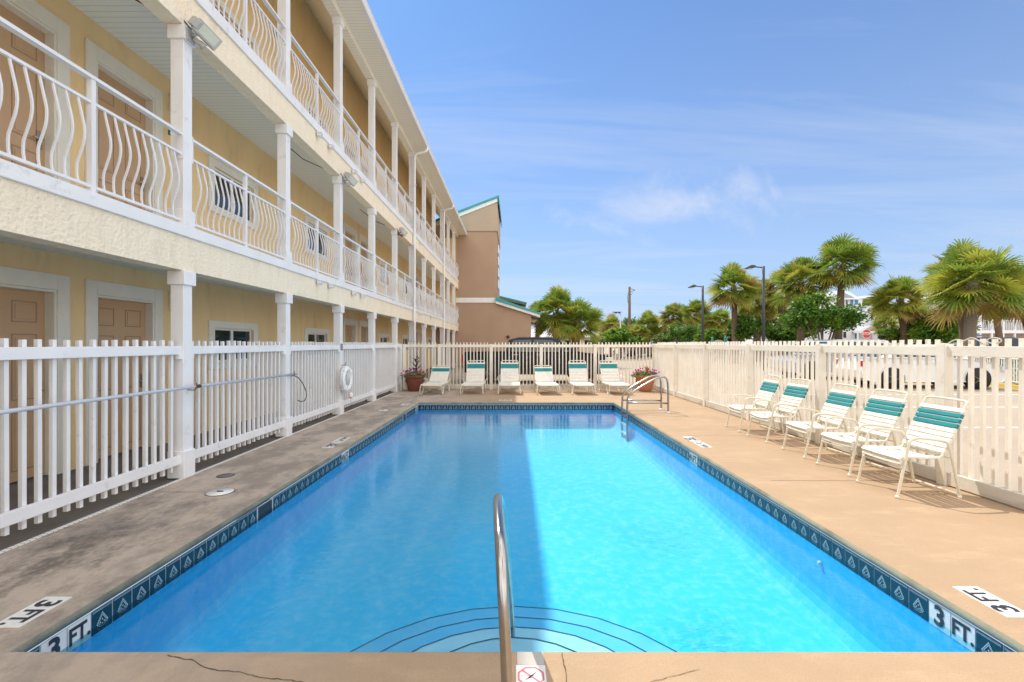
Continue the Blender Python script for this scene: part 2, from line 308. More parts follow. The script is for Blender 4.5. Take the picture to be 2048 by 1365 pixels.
        if bevel:
            b = o.modifiers.new('bevel', 'BEVEL'); b.width = bevel; b.segments = 2; b.limit_method = 'ANGLE'
        return o
def tag(o, label=None, cat=None, group=None, kind=None):
    if label: o['label'] = label
    if cat: o['category'] = cat
    if group: o['group'] = group
    if kind: o['kind'] = kind
    return o
def thing(name, loc, label, cat, group=None, rz=0):
    o = bpy.data.objects.new(name, None); o.empty_display_size = .1; col.objects.link(o); o.location = loc; o.rotation_euler = (0, 0, rz)
    return tag(o, label, cat, group)
def struct(name, mb, m, **k): return tag(mb.build(name, m, **k), kind='structure')
def copy_tree(o, parent=None):
    c = o.copy(); col.objects.link(c); c.parent = parent
    for ch in [x for x in o.children]: copy_tree(ch, c)
    return c
def at(px, py, Y): return Vector(((px-CX)/F*Y, Y, 1.5-(py-CY)/F*Y))
def arc(c, r, a0, a1, n, ax, ay):
    c = Vector(c); ax = Vector(ax); ay = Vector(ay)
    return [c+ax*r*cos(a0+(a1-a0)*i/n)+ay*r*sin(a0+(a1-a0)*i/n) for i in range(n+1)]

# ------------------------------------------------------------ ground, deck, pool
PX0, PX1, PY0, PY1 = -2.48, 2.55, 2.33, 12.28      # tile faces
WZ = -0.175
DX0, DX1, DY0, DY1 = -3.70, 4.72, -4.0, 15.75
g = MB()
GX0, GX1, GY0, GY1 = -5.45, DX1, -4.0, DY1
for (a, b, c, d) in ((-300, 500, GY1, 900), (-300, 500, -60, GY0), (-300, GX0, GY0, GY1), (GX1, 500, GY0, GY1)): g.quad((a, c, -.03), (b, c, -.03), (b, d, -.03), (a, d, -.03))
struct('ground', g, M_slab)
g = MB(); g.quad((GX0, GY0, -.012), (DX0, GY0, -.012), (DX0, GY1+16, -.012), (GX0, GY1+16, -.012)); struct('walkway', g, M_asph)
# deck with bullnose coping
cw = 0.30
ix0, ix1, iy0, iy1 = PX0-cw, PX1+cw, PY0-cw, PY1+cw
g = MB()
g.quad((DX0, DY0, 0), (ix0, DY0, 0), (ix0, DY1, 0), (DX0, DY1, 0)); g.quad((ix1, DY0, 0), (DX1, DY0, 0), (DX1, DY1, 0), (ix1, DY1, 0))
g.quad((ix0, DY0, 0), (ix1, DY0, 0), (ix1, iy0, 0), (ix0, iy0, 0)); g.quad((ix0, iy1, 0), (ix1, iy1, 0), (ix1, DY1, 0), (ix0, DY1, 0))
# outer edge of the slab
for (a, b) in (((DX0, DY0), (DX0, DY1)), ((DX0, DY1), (DX1, DY1)), ((DX1, DY1), (DX1, DY0)), ((DX1, DY0), (DX0, DY0))):
    g.quad((*a, -.12), (*b, -.12), (*b, 0), (*a, 0))
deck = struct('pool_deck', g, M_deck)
prof = [(-cw, 0), (-.05, 0), (-.022, -.003), (0, -.012), (.014, -.026), (.018, -.042), (.012, -.058), (-.005, -.068), (-.02, -.070)]
g = MB()
def ring(o, z): return [(PX0+o, PY0+o, z), (PX1-o, PY0+o, z), (PX1-o, PY1-o, z), (PX0+o, PY1-o, z)]
rings = [ring(o, z) for o, z in prof]; vs = [p for r in rings for p in r]; fs = []
for i in range(len(rings)-1):
    for k in range(4): fs.append((i*4+k, i*4+(k+1) % 4, (i+1)*4+(k+1) % 4, (i+1)*4+k))
g.raw(vs, fs, 0, True)
for i, f in enumerate(fs): g.mi[i] = 0 if i < 12 else 1
cop = g.build('coping', [M_deck, M_coping], deck)
# basin
g = MB(); S = MB()
FN, FF = -.80, -.62      # floor near / far (apparent depth)
c = .22
def fl(y): t = (y-PY0)/(PY1-PY0); return FN+(FF-FN)*t
ny = 10
rows = []
for j in range(ny+1):
    y = PY0+c+(PY1-PY0-2*c)*j/ny; rows.append([(PX0+c, y, fl(y)), (PX1-c, y, fl(y))])
for j in range(ny): g.quad(rows[j][0], rows[j][1], rows[j+1][1], rows[j+1][0])
def cove(x, y, nx_, ny_, k):   # quarter cove from wall to floor
    a = pi/2*k/5; h = c*(1-sin(a)); o = c*(1-cos(a)); return (x+nx_*o, y+ny_*o, None)
prof2 = []
for k in range(6):
    a = pi/2*k/5; prof2.append((c*(1-cos(a)), c*(1-sin(a))))
def wallring(o, dz):
    return [(PX0+o, PY0+o, fl(PY0)+dz), (PX1-o, PY0+o, fl(PY0)+dz), (PX1-o, PY1-o, fl(PY1)+dz), (PX0+o, PY1-o, fl(PY1)+dz)]
R = [[(PX0, PY0, -.218), (PX1, PY0, -.218), (PX1, PY1, -.218), (PX0, PY1, -.218)]]+[wallring(o, dz) for o, dz in prof2]
vs = [p for r in R for p in r]; fs = []
for i in range(len(R)-1):
    for k in range(4): fs.append((i*4+k, i*4+(k+1) % 4, (i+1)*4+(k+1) % 4, (i+1)*4+k))
g.raw(vs, fs, 0, False)
basin = struct('pool_basin', g, M_pool)
g = MB(); g.quad((PX0, PY0, WZ), (PX1, PY0, WZ), (PX1, PY1, WZ), (PX0, PY1, WZ)); struct('water', g, M_water)
# entry steps: nested half discs with dark nosing line
M_nosing = flat('dark_step_nosing', (.03, .06, .09), .5)
for (rx, ry, z) in ((.605, .647, -.34), (.97, 1.01, -.49), (1.29, 1.376, -.63), (1.60, 1.76, -.76)):
    n = 14; sm = MB(); ln = MB()
    pts = [(rx*cos(pi*k/n)-.01, PY0+ry*sin(pi*k/n)) for k in range(n+1)]
    sm.prism([(p[0], p[1]) for p in pts], 'Z', -.85, z)
    sm.build('pool_step', M_step if rx < 1.2 else M_step2, basin)
    for k in range(n):
        a = pts[k]; b = pts[k+1]
        q = lambda p, d: (p[0]*(1-d/rx), PY0+(p[1]-PY0)*(1-d/ry), z+.004)
        ln.quad(q(a, .001), q(b, .001), q(b, .009), q(a, .009))
    ln.build('step_nosing', M_nosing, basin)
# waterline tiles
T = .148; ZT0, ZT1 = -.218, -.070
tiles = MB(); grout = MB(); motif = MB(); lab = MB(); lett = MB(); skim = MB()
def wall_tiles(org, rt, nrm, length, special):
    org = Vector(org); rt = Vector(rt); nrm = Vector(nrm); up = Vector((0, 0, 1)); n = round(length/T); t = length/n
    grout.quad(org+up*ZT0, org+rt*length+up*ZT0, org+rt*length+up*ZT1, org+up*ZT1)
    gp = .0035
    for i in range(n):
        s0 = i*t; kind = special.get(i)
        if kind == 'skip': continue
        a = org+rt*(s0+gp)+nrm*.003; b = org+rt*(s0+t-gp)+nrm*.003
        tgt = lab if kind == 'w' else tiles
        tgt.quad(a+up*(ZT0+gp), b+up*(ZT0+gp), b+up*(ZT1-gp), a+up*(ZT1-gp))
        if kind: continue
        c0 = org+rt*(s0+t/2)+nrm*.005+up*((ZT0+ZT1)/2-.004)
        def P(x, z): return c0+rt*x*t+up*z*t
        # stripes
        motif.quad(P(-.45, .40), P(.45, .40), P(.45, .42), P(-.45, .42)); motif.quad(P(-.45, .45), P(.45, .45), P(.45, .465), P(-.45, .465))
        # fan outline: apex top, flared to a curved base
        apex = (0, .30); base = [(-.27, -.12), (-.2, -.22), (-.07, -.28), (.07, -.28), (.2, -.22), (.27, -.12)]
        poly = [apex]+base
        def outline(pl, wd):
            m = len(pl); cx = sum(p[0] for p in pl)/m; cz = sum(p[1] for p in pl)/m
            for k in range(m):
                p = pl[k]; q = pl[(k+1) % m]; pi_ = (cx+(p[0]-cx)*(1-wd), cz+(p[1]-cz)*(1-wd)); qi = (cx+(q[0]-cx)*(1-wd), cz+(q[1]-cz)*(1-wd))
                motif.quad(P(*p), P(*q), P(*qi), P(*pi_))
        outline(poly, .13)
        outline([(p[0]*.72, p[1]*.72-.01) for p in poly], .14)
        for (x, z) in ((-.09, -.12), (.09, -.12), (0, -.02), (-.15, -.17), (.15, -.17), (0, -.19)):
            motif.quad(P(x-.035, z), P(x, z-.03), P(x+.035, z), P(x, z+.05))
Lw = PY1-PY0
nL = round(Lw/T); tl = Lw/nL
# left wall: faces +X, reader's right is +Y ; tile index from near
def idxL(y): return int((y-PY0)/tl)
spL = {idxL(2.57): 'w', idxL(2.57)+1: 'w', idxL(6.90): 'w', idxL(6.90)+1: 'w', idxL(4.70): 'skip', idxL(4.70)+1: 'skip', idxL(10.6): 'skip', idxL(10.6)+1: 'skip', nL-3: 'w', nL-2: 'w'}
wall_tiles((PX0, PY0, 0), (0, 1, 0), (1, 0, 0), Lw, spL)
def idxR(y): return int((PY1-y)/tl)
spR = {idxR(2.80): 'w', idxR(2.80)+1: 'w', idxR(6.88): 'w', idxR(6.88)+1: 'w'}
wall_tiles((PX1, PY1, 0), (0, -1, 0), (-1, 0, 0), Lw, spR)
wall_tiles((PX0, PY1, 0), (1, 0, 0), (0, -1, 0), PX1-PX0, {})
wall_tiles((PX1, PY0, 0), (-1, 0, 0), (0, 1, 0), PX1-PX0, {})
zc = (ZT0+ZT1)/2
def tl_text(side, i, body, size=.125, sx=1.0, dx=0):
    if side == 'L': lett.text(body, size, (PX0+.006, PY0+(i+.5+dx)*tl, zc), (0, 1, 0), (0, 0, 1), bold=.03, sx=sx)
    else: lett.text(body, size, (PX1-.006, PY1-(i+.5+dx)*tl, zc), (0, -1, 0), (0, 0, 1), bold=.03, sx=sx)
for sd, f_, y3, y4 in (('L', idxL, 2.57, 6.90), ('R', idxR, 2.80, 6.88)):
    tl_text(sd, f_(y3), '3', .16); tl_text(sd, f_(y3)+1, 'FT.', .13, .82)
    tl_text(sd, f_(y4), '4½', .12, .9); tl_text(sd, f_(y4)+1, 'FT.', .13, .82)
tl_text('L', nL-3, '5', .16); tl_text('L', nL-2, 'FT.', .13, .82)
grout.build('grout', M_grout, basin); tiles.build('waterline_tiles', M_tile, basin); motif.build('tile_motifs', M_motif, basin)
lab.build('white_tiles', M_signw, basin); lett.build('depth_lettering', M_letter, basin)
# skimmer mouths
for y in (PY0+(idxL(4.70))*tl, PY0+(idxL(10.6))*tl):
    sk = MB(); sk.box(PX0-.2, PX0+.002, y+.01, y+2*tl-.01, -.215, -.078); o = sk.build('skimmer_mouth', M_letter, basin)
    s2 = MB()
    for (y0, y1, z0, z1) in ((y, y+2*tl, -.078, -.070), (y, y+.012, -.215, -.078), (y+2*tl-.012, y+2*tl, -.215, -.078)): s2.box(PX0, PX0+.008, y0, y1, z0, z1)
    s2.build('skimmer_frame', M_grout, basin)
# return fitting
r = MB(); r.tube([(PX1-.001, 3.96, -.33), (PX1-.02, 3.96, -.33)], .02, 14); r.build('return_fitting', M_signw, basin)

# deck: cracks, joints
cr_ = MB()
def crack(pts, w0, z=.0022):
    pts = [Vector((*p, z)) for p in pts]
    for i in range(len(pts)-1):
        d = (pts[i+1]-pts[i]).normalized(); n_ = Vector((-d.y, d.x, 0)); a = w0*random.uniform(.4, 1); b = w0*random.uniform(.4, 1)
        cr_.quad(pts[i]-n_*a, pts[i+1]-n_*b, pts[i+1]+n_*b, pts[i]+n_*a)
def rough(p, q, n, amp):
    out = []
    for i in range(n+1):
        t = i/n; out.append((p[0]+(q[0]-p[0])*t+random.uniform(-amp, amp)*(0 < i < n), p[1]+(q[1]-p[1])*t+random.uniform(-amp, amp)*(0 < i < n)))
    return out
def dk(px, py): Y = 1425/(py-CY); return ((px-CX)/F*Y, Y)
crack(rough(dk(335, 1311), dk(388, 1322), 7, .006)+rough(dk(392, 1326), dk(410, 1336), 4, .004)[1:]+rough(dk(414, 1338), dk(484, 1346), 9, .006)[1:]+rough(dk(488, 1347), dk(520, 1356), 6, .006)[1:]+rough(dk(524, 1357), dk(640, 1369), 12, .006)[1:], .0032)
crack(rough(dk(1124, 1306), dk(1135, 1372), 8, .004), .003)
crack(rough(dk(1400, 1340), dk(1300, 1366), 9, .004), .0016)
def joint(x0, x1, y): cr_.quad((x0, y-.003, .0022), (x1, y-.003, .0022), (x1, y+.003, .0022), (x0, y+.003, .0022))
joint(-3.60, -3.12, 4.80); joint(-2.84, -2.62, 4.80); joint(-3.4, -2.98, 10.65); joint(-3.1, -2.6, 8.27); joint(2.8, 4.5, 7.75); joint(2.8, 4.5, 5.2)
cr_.build('cracks', flat('crack_brown', (.10, .075, .055), .9), deck)  # dark brown crack and joint lines
# patched coping by the rail
g = MB(); g.quad((0.01, 2.215, .003), (.137, 2.215, .003), (.137, 2.31, .0015), (.01, 2.31, .0015)); g.build('coping_patch', mat('pale_patch', (.50, .47, .42), .8), deck)

# deck markers -------------------------------------------------------
def marker(name, x0, x1, y0, y1, label, parts, cat='depth marker', group=None):
    o = thing(name, ((x0+x1)/2, (y0+y1)/2, 0), label, cat, group)
    b = MB(); b.box(x0, x1, y0, y1, 0.0, .004); b.build('tile', M_signw, o)
    t = MB()
    for (body, size, cx, cy, rt, up, sx) in parts: t.text(body, size, (cx, cy, .0055), rt, up, bold=.03, sx=sx)
    t.build('lettering', M_letter, o); return o
RL, UL = (0, -1, 0), (1, 0, 0); RR, UR = (0, 1, 0), (-1, 0, 0)
marker('depth_marker', -2.775, -2.62, 2.51, 2.81, 'white 3 FT. depth tile on the shaded left deck, near left corner', [('3', .17, -2.70, 2.735, RL, UL, 1), ('FT.', .15, -2.70, 2.60, RL, UL, .8)])
marker('depth_marker', 2.695, 2.85, 2.60, 2.93, 'white 3 FT. depth tile on the sunlit right deck, near right corner', [('3', .17, 2.77, 2.685, RR, UR, 1), ('FT.', .15, 2.77, 2.83, RR, UR, .8)])
marker('depth_marker', -2.79, -2.63, 7.24, 7.60, 'white 4½ FT. depth tile on the shaded deck halfway along the pool', [('4½', .13, -2.71, 7.50, RL, UL, 1), ('FT.', .13, -2.71, 7.33, RL, UL, .8)])
marker('no_diving_marker', -2.79, -2.63, 6.85, 7.19, 'dark lettered NO DIVING tile on the shaded deck halfway along the pool', [('NO', .12, -2.67, 7.02, RL, UL, 1), ('DIVING', .085, -2.75, 7.02, RL, UL, .95)], 'safety marker')
marker('depth_marker', 2.70, 2.86, 6.87, 7.21, 'white 4½ FT. depth tile on the sunlit deck halfway along the pool', [('4½', .13, 2.78, 6.96, RR, UR, 1), ('FT.', .13, 2.78, 7.13, RR, UR, .8)])
marker('no_diving_marker', 2.70, 2.86, 7.28, 7.66, 'grey lettered NO DIVING tile on the sunlit deck halfway along the pool', [('NO', .12, 2.74, 7.47, RR, UR, 1), ('DIVING', .085, 2.82, 7.47, RR, UR, .95)], 'safety marker')
marker('depth_marker', -2.80, -2.64, 11.6, 12.0, 'small white depth tile on the deck at the far left pool corner', [('5', .15, -2.72, 11.88, RL, UL, 1), ('FT.', .13, -2.72, 11.72, RL, UL, .8)])
marker('depth_marker', -.42, -.08, 12.55, 12.70, 'white 5 FT. depth tile on the far deck beside the shadow edge', [('5', .15, -.33, 12.62, (1, 0, 0), (0, 1, 0), 1), ('FT.', .13, -.19, 12.62, (1, 0, 0), (0, 1, 0), .8)])
# no-diving pictogram tile at the near edge
o = thing('no_diving_sign', (.075, 2.135, 0), 'white tile with red octagon and crossed-out diver beside the near handrail', 'safety marker')
b = MB(); b.box(0.005, .14, 2.06, 2.212, 0, .004); b.build('tile', M_signw, o)
b = MB(); cx_, cy_ = .072, 2.137
def oc(r, k): a = pi/8+k*pi/4; return Vector((cx_+r*cos(a), cy_+r*sin(a), .0056))
for k in range(8): b.quad(oc(.064, k), oc(.064, k+1), oc(.056, k+1), oc(.056, k))
b.obox((cx_, cy_, .0052), Vector((1, -1, 0)).normalized(), Vector((1, 1, 0)).normalized(), Vector((0, 0, 1)), .056, .004, .0005); b.build('octagon', M_pink, o)
b = MB(); d_ = Vector((1, 1, 0)).normalized(); n_ = Vector((-1, 1, 0)).normalized()
c_ = Vector((cx_, cy_, .0064)); b.quad(c_-d_*.035-n_*.001, c_+d_*.006-n_*.005, c_+d_*.006+n_*.003, c_-d_*.035+n_*.001); b.quad(c_+d_*.0-n_*.004, c_+d_*.036-n_*.001, c_+d_*.036+n_*.001, c_+n_*.003); b.quad(c_-d_*.014-n_*.004, c_-d_*.006-n_*.008, c_-d_*.004, c_-d_*.012+n_*.001)
for k in range(10):
    x = cx_-.045+k*.009; b.quad((x, cy_-.001+.002*(k % 2), .0062), (x+.009, cy_-.001+.002*((k+1) % 2), .0062), (x+.009, cy_+.0005+.002*((k+1) % 2), .0062), (x, cy_+.0005+.002*(k % 2), .0062))
b.build('diver_symbol', M_letter, o)
# skimmer lids
for (x, y, r, lb, m) in ((-2.98, 4.80, .125, 'round white skimmer lid set in the shaded deck, nearest to camera', M_signw), (-2.97, 10.68, .125, 'white skimmer lid farther along the shaded deck, near the far end', M_signw), (-3.29, 5.40, .085, 'small dark round drain cover beside the larger white lid', M_asph)):
    o = thing('skimmer_lid' if m is M_signw else 'drain_cover', (x, y, 0), lb, 'deck lid')
    b = MB(); b.tube([(x, y, 0), (x, y, .006)], r, 28); b.build('lid', m, o)
    b = MB(); b.lathe([(r, 0), (r+.008, 0), (r+.008, .004), (r, .004)], (x, y, 0), 28); b.build('ring', M_letter, o)
    if m is M_signw:
        b = MB(); b.tube([(x-.03, y, .008), (x+.03, y, .008)], .008, 6); b.build('finger_grip', M_letter, o)
# drain strip along the left fence
M_slot = soffit_material('slotted_drain_plastic', (.78, .78, .75), 'Y', .045)
b = MB(); b.box(-3.715, -3.675, -1, 15.5, -.005, .006)
dr = b.build('drain_strip', M_slot); tag(dr, 'long white slotted drain strip along the foot of left fence', 'drain')

# ------------------------------------------------------------ hotel building
XW = -5.30; XF = -3.70; CWD = .145; KC = [5.30+2.38*k for k in range(-2, 11)]
B = thing('hotel_building', (-5, 14, 0), 'three storey yellow hotel wing with white balcony railings along the left side', 'building')
Y0B, Y1B = -2.0, 31.0
levels = [dict(beam=(2.32, 2.70), trim=(2.70, 2.825), ceil=2.545, floor=-.01, top=2.82, head=2.12, cap=2.32),
          dict(beam=(5.06, 5.46), trim=(5.46, 5.60), ceil=5.56, floor=2.83, top=5.6, head=5.09, cap=5.06),
          dict(beam=(8.43, 8.60), trim=None, ceil=10.1, floor=5.60, top=10.2, head=7.75, cap=8.43)]
door_y = []; win_y = []
for n in range(-1, 3):
    for d in (5.00, 6.485): door_y.append(d+10.26*n)
    for d in (8.97, 12.73): win_y.append(d+10.26*n)
door_y = [y for y in door_y if -1 < y < 30]; win_y = [y for y in win_y if 1 < y < 30.3]
DW, DTR = .485, .15       # half opening, trim
for li, lv in enumerate(levels):
    f0 = lv['floor']; top = lv['top']; head = lv['head']
    wz0, wz1 = (1.17, 1.78) if li == 0 else (head-.93, head-.32) if li == 1 else (head-1.05, head-.2)
    if li == 1: wz0, wz1 = 3.93, 4.62
    ops = sorted([(y-DW, y+DW, f0, head) for y in door_y]+[(y-.62, y+.62, wz0, wz1) for y in win_y])
    wl = MB(); cur = Y0B
    for (a, b_, z0, z1) in ops:
        wl.box(XW-.14, XW, cur, a, f0, top)
        if z0 > f0+.01: wl.box(XW-.14, XW, a, b_, f0, z0)
        wl.box(XW-.14, XW, a, b_, z1, top); cur = b_
    wl.box(XW-.14, XW, cur, Y1B, f0, top); wl.build('wall', M_wall, B)
    for y in door_y:
        if y < 3.5: 
            if li: pass
        d = MB(); xd = XW-.10; d.box(xd-.04, xd, y-DW+.03, y+DW-.03, f0+.02, head-.03)
        pn = []
        H = head-f0; dw = DW-.03
        for (za, zb) in ((.82, .93), (.42, .76), (.06, .36)):
            for s_ in (-1, 1): pn.append((y+s_*dw*.5-dw*.3, y+s_*dw*.5+dw*.3, f0+H*za, f0+H*zb))
        dr_ = d.build('door', M_door, B)
        q = MB()
        for (a, b_, z0, z1) in pn:
            for (ya, yb, zc0, zc1) in ((a, b_, z1-.012, z1), (a, b_, z0, z0+.012), (a, a+.012, z0+.012, z1-.012), (b_-.012, b_, z0+.012, z1-.012)): q.box(xd, xd+.003, ya, yb, zc0, zc1)
        q.build('panel_moulding', M_doord, dr_)
        q = MB()
        for (a, b_, z0, z1) in pn: q.box(xd, xd+.008, a+.035, b_-.035, z0+.035, z1-.035)
        q.build('raised_panel', M_door, dr_, bevel=.007)
        hy = y+(dw-.07); q = MB(); hz = f0+.98; q.box(xd, xd+.012, hy-.03, hy+.03, hz-.10, hz+.10); q.tube([(xd+.012, hy, hz), (xd+.05, hy, hz), (xd+.05, hy-.10, hz)], .009, 8); q.build('handle', M_steel, dr_)
        q = MB()   # frame: outer trim proud of wall + inner jamb
        q.box(XW, XW+.025, y-DW-DTR, y-DW, f0, head+.18); q.box(XW, XW+.025, y+DW, y+DW+DTR, f0, head+.18); q.box(XW, XW+.025, y-DW, y+DW, head, head+.18)
        q.box(XW-.14, XW+.012, y-DW, y-DW+.03, f0, head-.03); q.box(XW-.14, XW+.012, y+DW-.03, y+DW, f0, head-.03); q.box(XW-.14, XW+.012, y-DW, y+DW, head-.03, head-.001)
        q.build('door_frame', M_trimw, dr_, bevel=.006)
    for wi, y in enumerate(win_y):
        q = MB(); q.box(XW, XW+.03, y-.775, y-.62, wz0-.12, wz1+.13); q.box(XW, XW+.03, y+.62, y+.775, wz0-.12, wz1+.13); q.box(XW, XW+.03, y-.62, y+.62, wz1, wz1+.13); q.box(XW, XW+.03, y-.62, y+.62, wz0-.12, wz0)
        wn_ = q.build('window', M_trimw, B, bevel=.006)
        q = MB()
        for (a, b_) in ((y-.62, y-.02), (y-.02, y+.62)):
            for (ya, yb, za, zb) in ((a, a+.035, wz0, wz1), (b_-.035, b_, wz0, wz1), (a+.035, b_-.035, wz1-.035, wz1), (a+.035, b_-.035, wz0, wz0+.035)): q.box(XW-.07, XW-.03, ya, yb, za, zb)
        q.build('sash', M_white, wn_)
        q = MB(); q.box(XW-.06, XW-.05, y-.60, y+.60, wz0+.01, wz1-.01); q.build('pane', M_glass, wn_)
        q = MB(); zz_ = wz0+.06
        while zz_ < wz1-.05: q.box(XW-.11, XW-.09, y-.6, y-.05, zz_, zz_+.02); zz_ += .05
        q.build('blind', M_grey, wn_)
    # beam and trim
    q = MB(); q.box(XF-.20, XF, Y0B, Y1B, *lv['beam']); q.build('balcony_beam' if li < 2 else 'roof_beam', M_stucco if li < 2 else M_soffit2, B)
    if lv['trim']:
        q = MB(); q.box(XF-.20, XF+.028, Y0B, Y1B, *lv['trim']); q.build('edge_trim', M_white, B, bevel=.006)
        q = MB(); q.box(XW, XF-.20, Y0B, Y1B, lv['ceil'], lv['trim'][1]-.004); q.build('porch_ceiling', M_soffit, B)
    else:
        q = MB(); q.prism([(XF-.20, 8.60), (XW, 10.15), (XW, 10.25), (XF-.20, 8.72)], 'Y', Y0B, Y1B); q.build('porch_ceiling', M_soffit2, B)
    # columns
    z0 = (0, 2.825, 5.60)[li]; zt = lv['cap']
    for k, yk in enumerate(KC):
        if yk < -1: continue
        q = MB(); q.box(XF-CWD, XF, yk, yk+CWD, z0, zt-.15); cl = q.build('column', M_white, B, bevel=.004)
        q = MB(); q.box(XF-CWD-.022, XF+.03, yk-.025, yk+CWD+.025, zt-.16, zt-.002); q.build('capital', M_white, cl, bevel=.006)
        q = MB(); q.box(XF-CWD-.022, XF+.022, yk-.022, yk+CWD+.022, z0+.001, z0+(.18 if li else .30)); q.build('plinth', M_white, cl, bevel=.006)
# railings
for li, zf in ((1, 2.825), (2, 5.595)):
    for k in range(len(KC)):
        ya = KC[k]+CWD; yb = KC[k+1] if k+1 < len(KC) else Y1B
        if yb < 2.5: continue
        xr = XF-.03; ym = (ya+yb)/2
        rl = MB(); rl.box(xr-.03, xr+.03, ya, yb, zf+1.0, zf+1.03); r_ = rl.build('railing', M_rail, B)
        q = MB(); q.box(xr-.015, xr+.015, ya, yb, zf+.785, zf+.81); q.build('middle_rail', M_rail, r_); q = MB(); q.box(xr-.015, xr+.015, ya, yb, zf+.045, zf+.07); q.build('bottom_rail', M_rail, r_)
        q = MB(); q.box(xr-.022, xr+.022, ym-.022, ym+.022, zf, zf+1.0); q.build('post', M_rail, r_)
        for y_ in (ya, yb-.012): q = MB(); q.box(xr-.034, xr+.036, y_, y_+.012, zf+.74, zf+1.045); q.build('bracket', M_rail, r_)
        q = MB()
        for (a, b_) in ((ya, ym-.022), (ym+.022, yb)):
            n = round((b_-a)/.108)
            for i in range(1, n):
                y_ = a+(b_-a)*i/n+random.uniform(-.002, .002); prev = None
                ns = 14 if k < 6 else 9
                ps = []
                for j in range(ns+1):
                    t = j/ns; z_ = zf+.785-.715*t
                    dx = .075*(t/.46 if t < .46 else max(-.12, 1-(t-.46)/.34*1.12)) if t < .92 else -.009*(1-(t-.92)/.08)
                    dx = dx-.012*math.exp(-((t-.46)/.07)**2)
                    ps.append((xr+dx, y_, z_))
                q.tube(ps, .0102, 4, square=True)
        q.build('baluster_panel', M_rail, r_)
# roof, eave, gutter
q = MB(); q.prism([(-3.13, 8.66), (-5.45, 11.0), (-9.3, 13.6), (-9.3, 13.4), (XW-.1, 10.45), (XF-.05, 8.74), (XF, 8.62), (-3.13, 8.62)], 'Y', Y0B-.3, Y1B); q.prism([(-9.3, 13.6), (-15.5, 8.66), (-15.5, 8.5), (-9.3, 13.4)], 'Y', Y0B-.3, Y1B); q.build('roof', M_teal_roof, B)
q = MB(); q.box(XF-.001, -3.22, Y0B-.3, Y1B, 8.585, 8.615); q.build('eave_soffit', M_soffit2, B)
q = MB(); q.prism([(-3.22, 8.56), (-3.15, 8.56), (-3.12, 8.62), (-3.12, 8.655), (-3.105, 8.665), (-3.105, 8.68), (-3.13, 8.68), (-3.22, 8.68)], 'Y', Y0B-.3, Y1B); gu = q.build('gutter', M_white, B)
for yk in (KC[7], KC[10]):
    q = MB(); y_ = yk-.09
    q.tube([(-3.17, y_, 8.58), (-3.17, y_, 8.49), (-3.22, y_, 8.42), (-3.50, y_, 8.36), (-3.60, y_, 8.30), (-3.62, y_, 8.2), (-3.62, y_, .35), (-3.60, y_, .12)], .048, 6); q.build('downspout', M_white, B)
    q = MB()
    for z_ in (7.2, 4.4, 1.6): q.box(-3.70, -3.565, y_-.06, y_+.06, z_, z_+.04)
    q.build('downspout_strap', M_white, B)
# solid back of the building
q = MB(); q.box(-15, XW-.18, Y0B, Y1B, 0, 8.6); q.prism([(-15, 8.6), (XW-.18, 8.6), (XW-.18, 10.1), (-9.3, 13.1)], 'Y', Y0B+.02, Y1B-.02); q.build('inner_block', M_wall, B)
# end wall of the porch is the tower. Room signs, wall boxes, vents
def plaque(y, z, txt, parent=B):
    q = MB(); q.prism([(y-.075, z-.06), (y+.075, z-.06), (y+.075, z+.03), (y+.04, z+.06), (y-.04, z+.06), (y-.075, z+.03)], 'X', XW, XW+.012); s_ = q.build('room_number_sign', mat('teal_sign', (.03, .18, .20), .4), parent)
    q = MB(); q.text(txt, .075, (XW+.014, y, z-.01), (0, 1, 0), (0, 0, 1), bold=.02); q.build('number', M_signw, s_)
for n in range(3):
    y = 7.33+10.26*n
    for li, (z, h) in enumerate(((1.72, '103'), (4.76, '203'), (7.5, '303'))):
        if li == 1 and n == 0: plaque(y, z, '203')
        q = MB(); q.box(XW, XW+.07, y-.06, y+.12, z+.28, z+.58); q.build('wall_box', M_trimw, B, bevel=.008)
for n in range(2, 12):
    q = MB(); y = 3.6+2.3*n; q.tube([(XW+.001, y, 8.35), (XW+.03, y, 8.35)], .09, 14); q.build('round_vent', M_grey, B)
def light_box(y, z):
    q = MB(); q.box(XF+.03, XF+.10, y-.05, y+.05, z-.09, z); s_ = q.build('vent_hood', M_white, B, bevel=.006)
    q = MB()
    for k in range(3): q.box(XF+.028, XF+.104, y-.052, y+.052, z-.08+k*.028, z-.072+k*.028)
    q.build('louvre', M_grey, s_)
for z in (2.69, 5.44):
    for y in (8.85, 9.4, 10.75, 11.35, 18.4, 20.8, 25.6, 27.4): light_box(y, z)
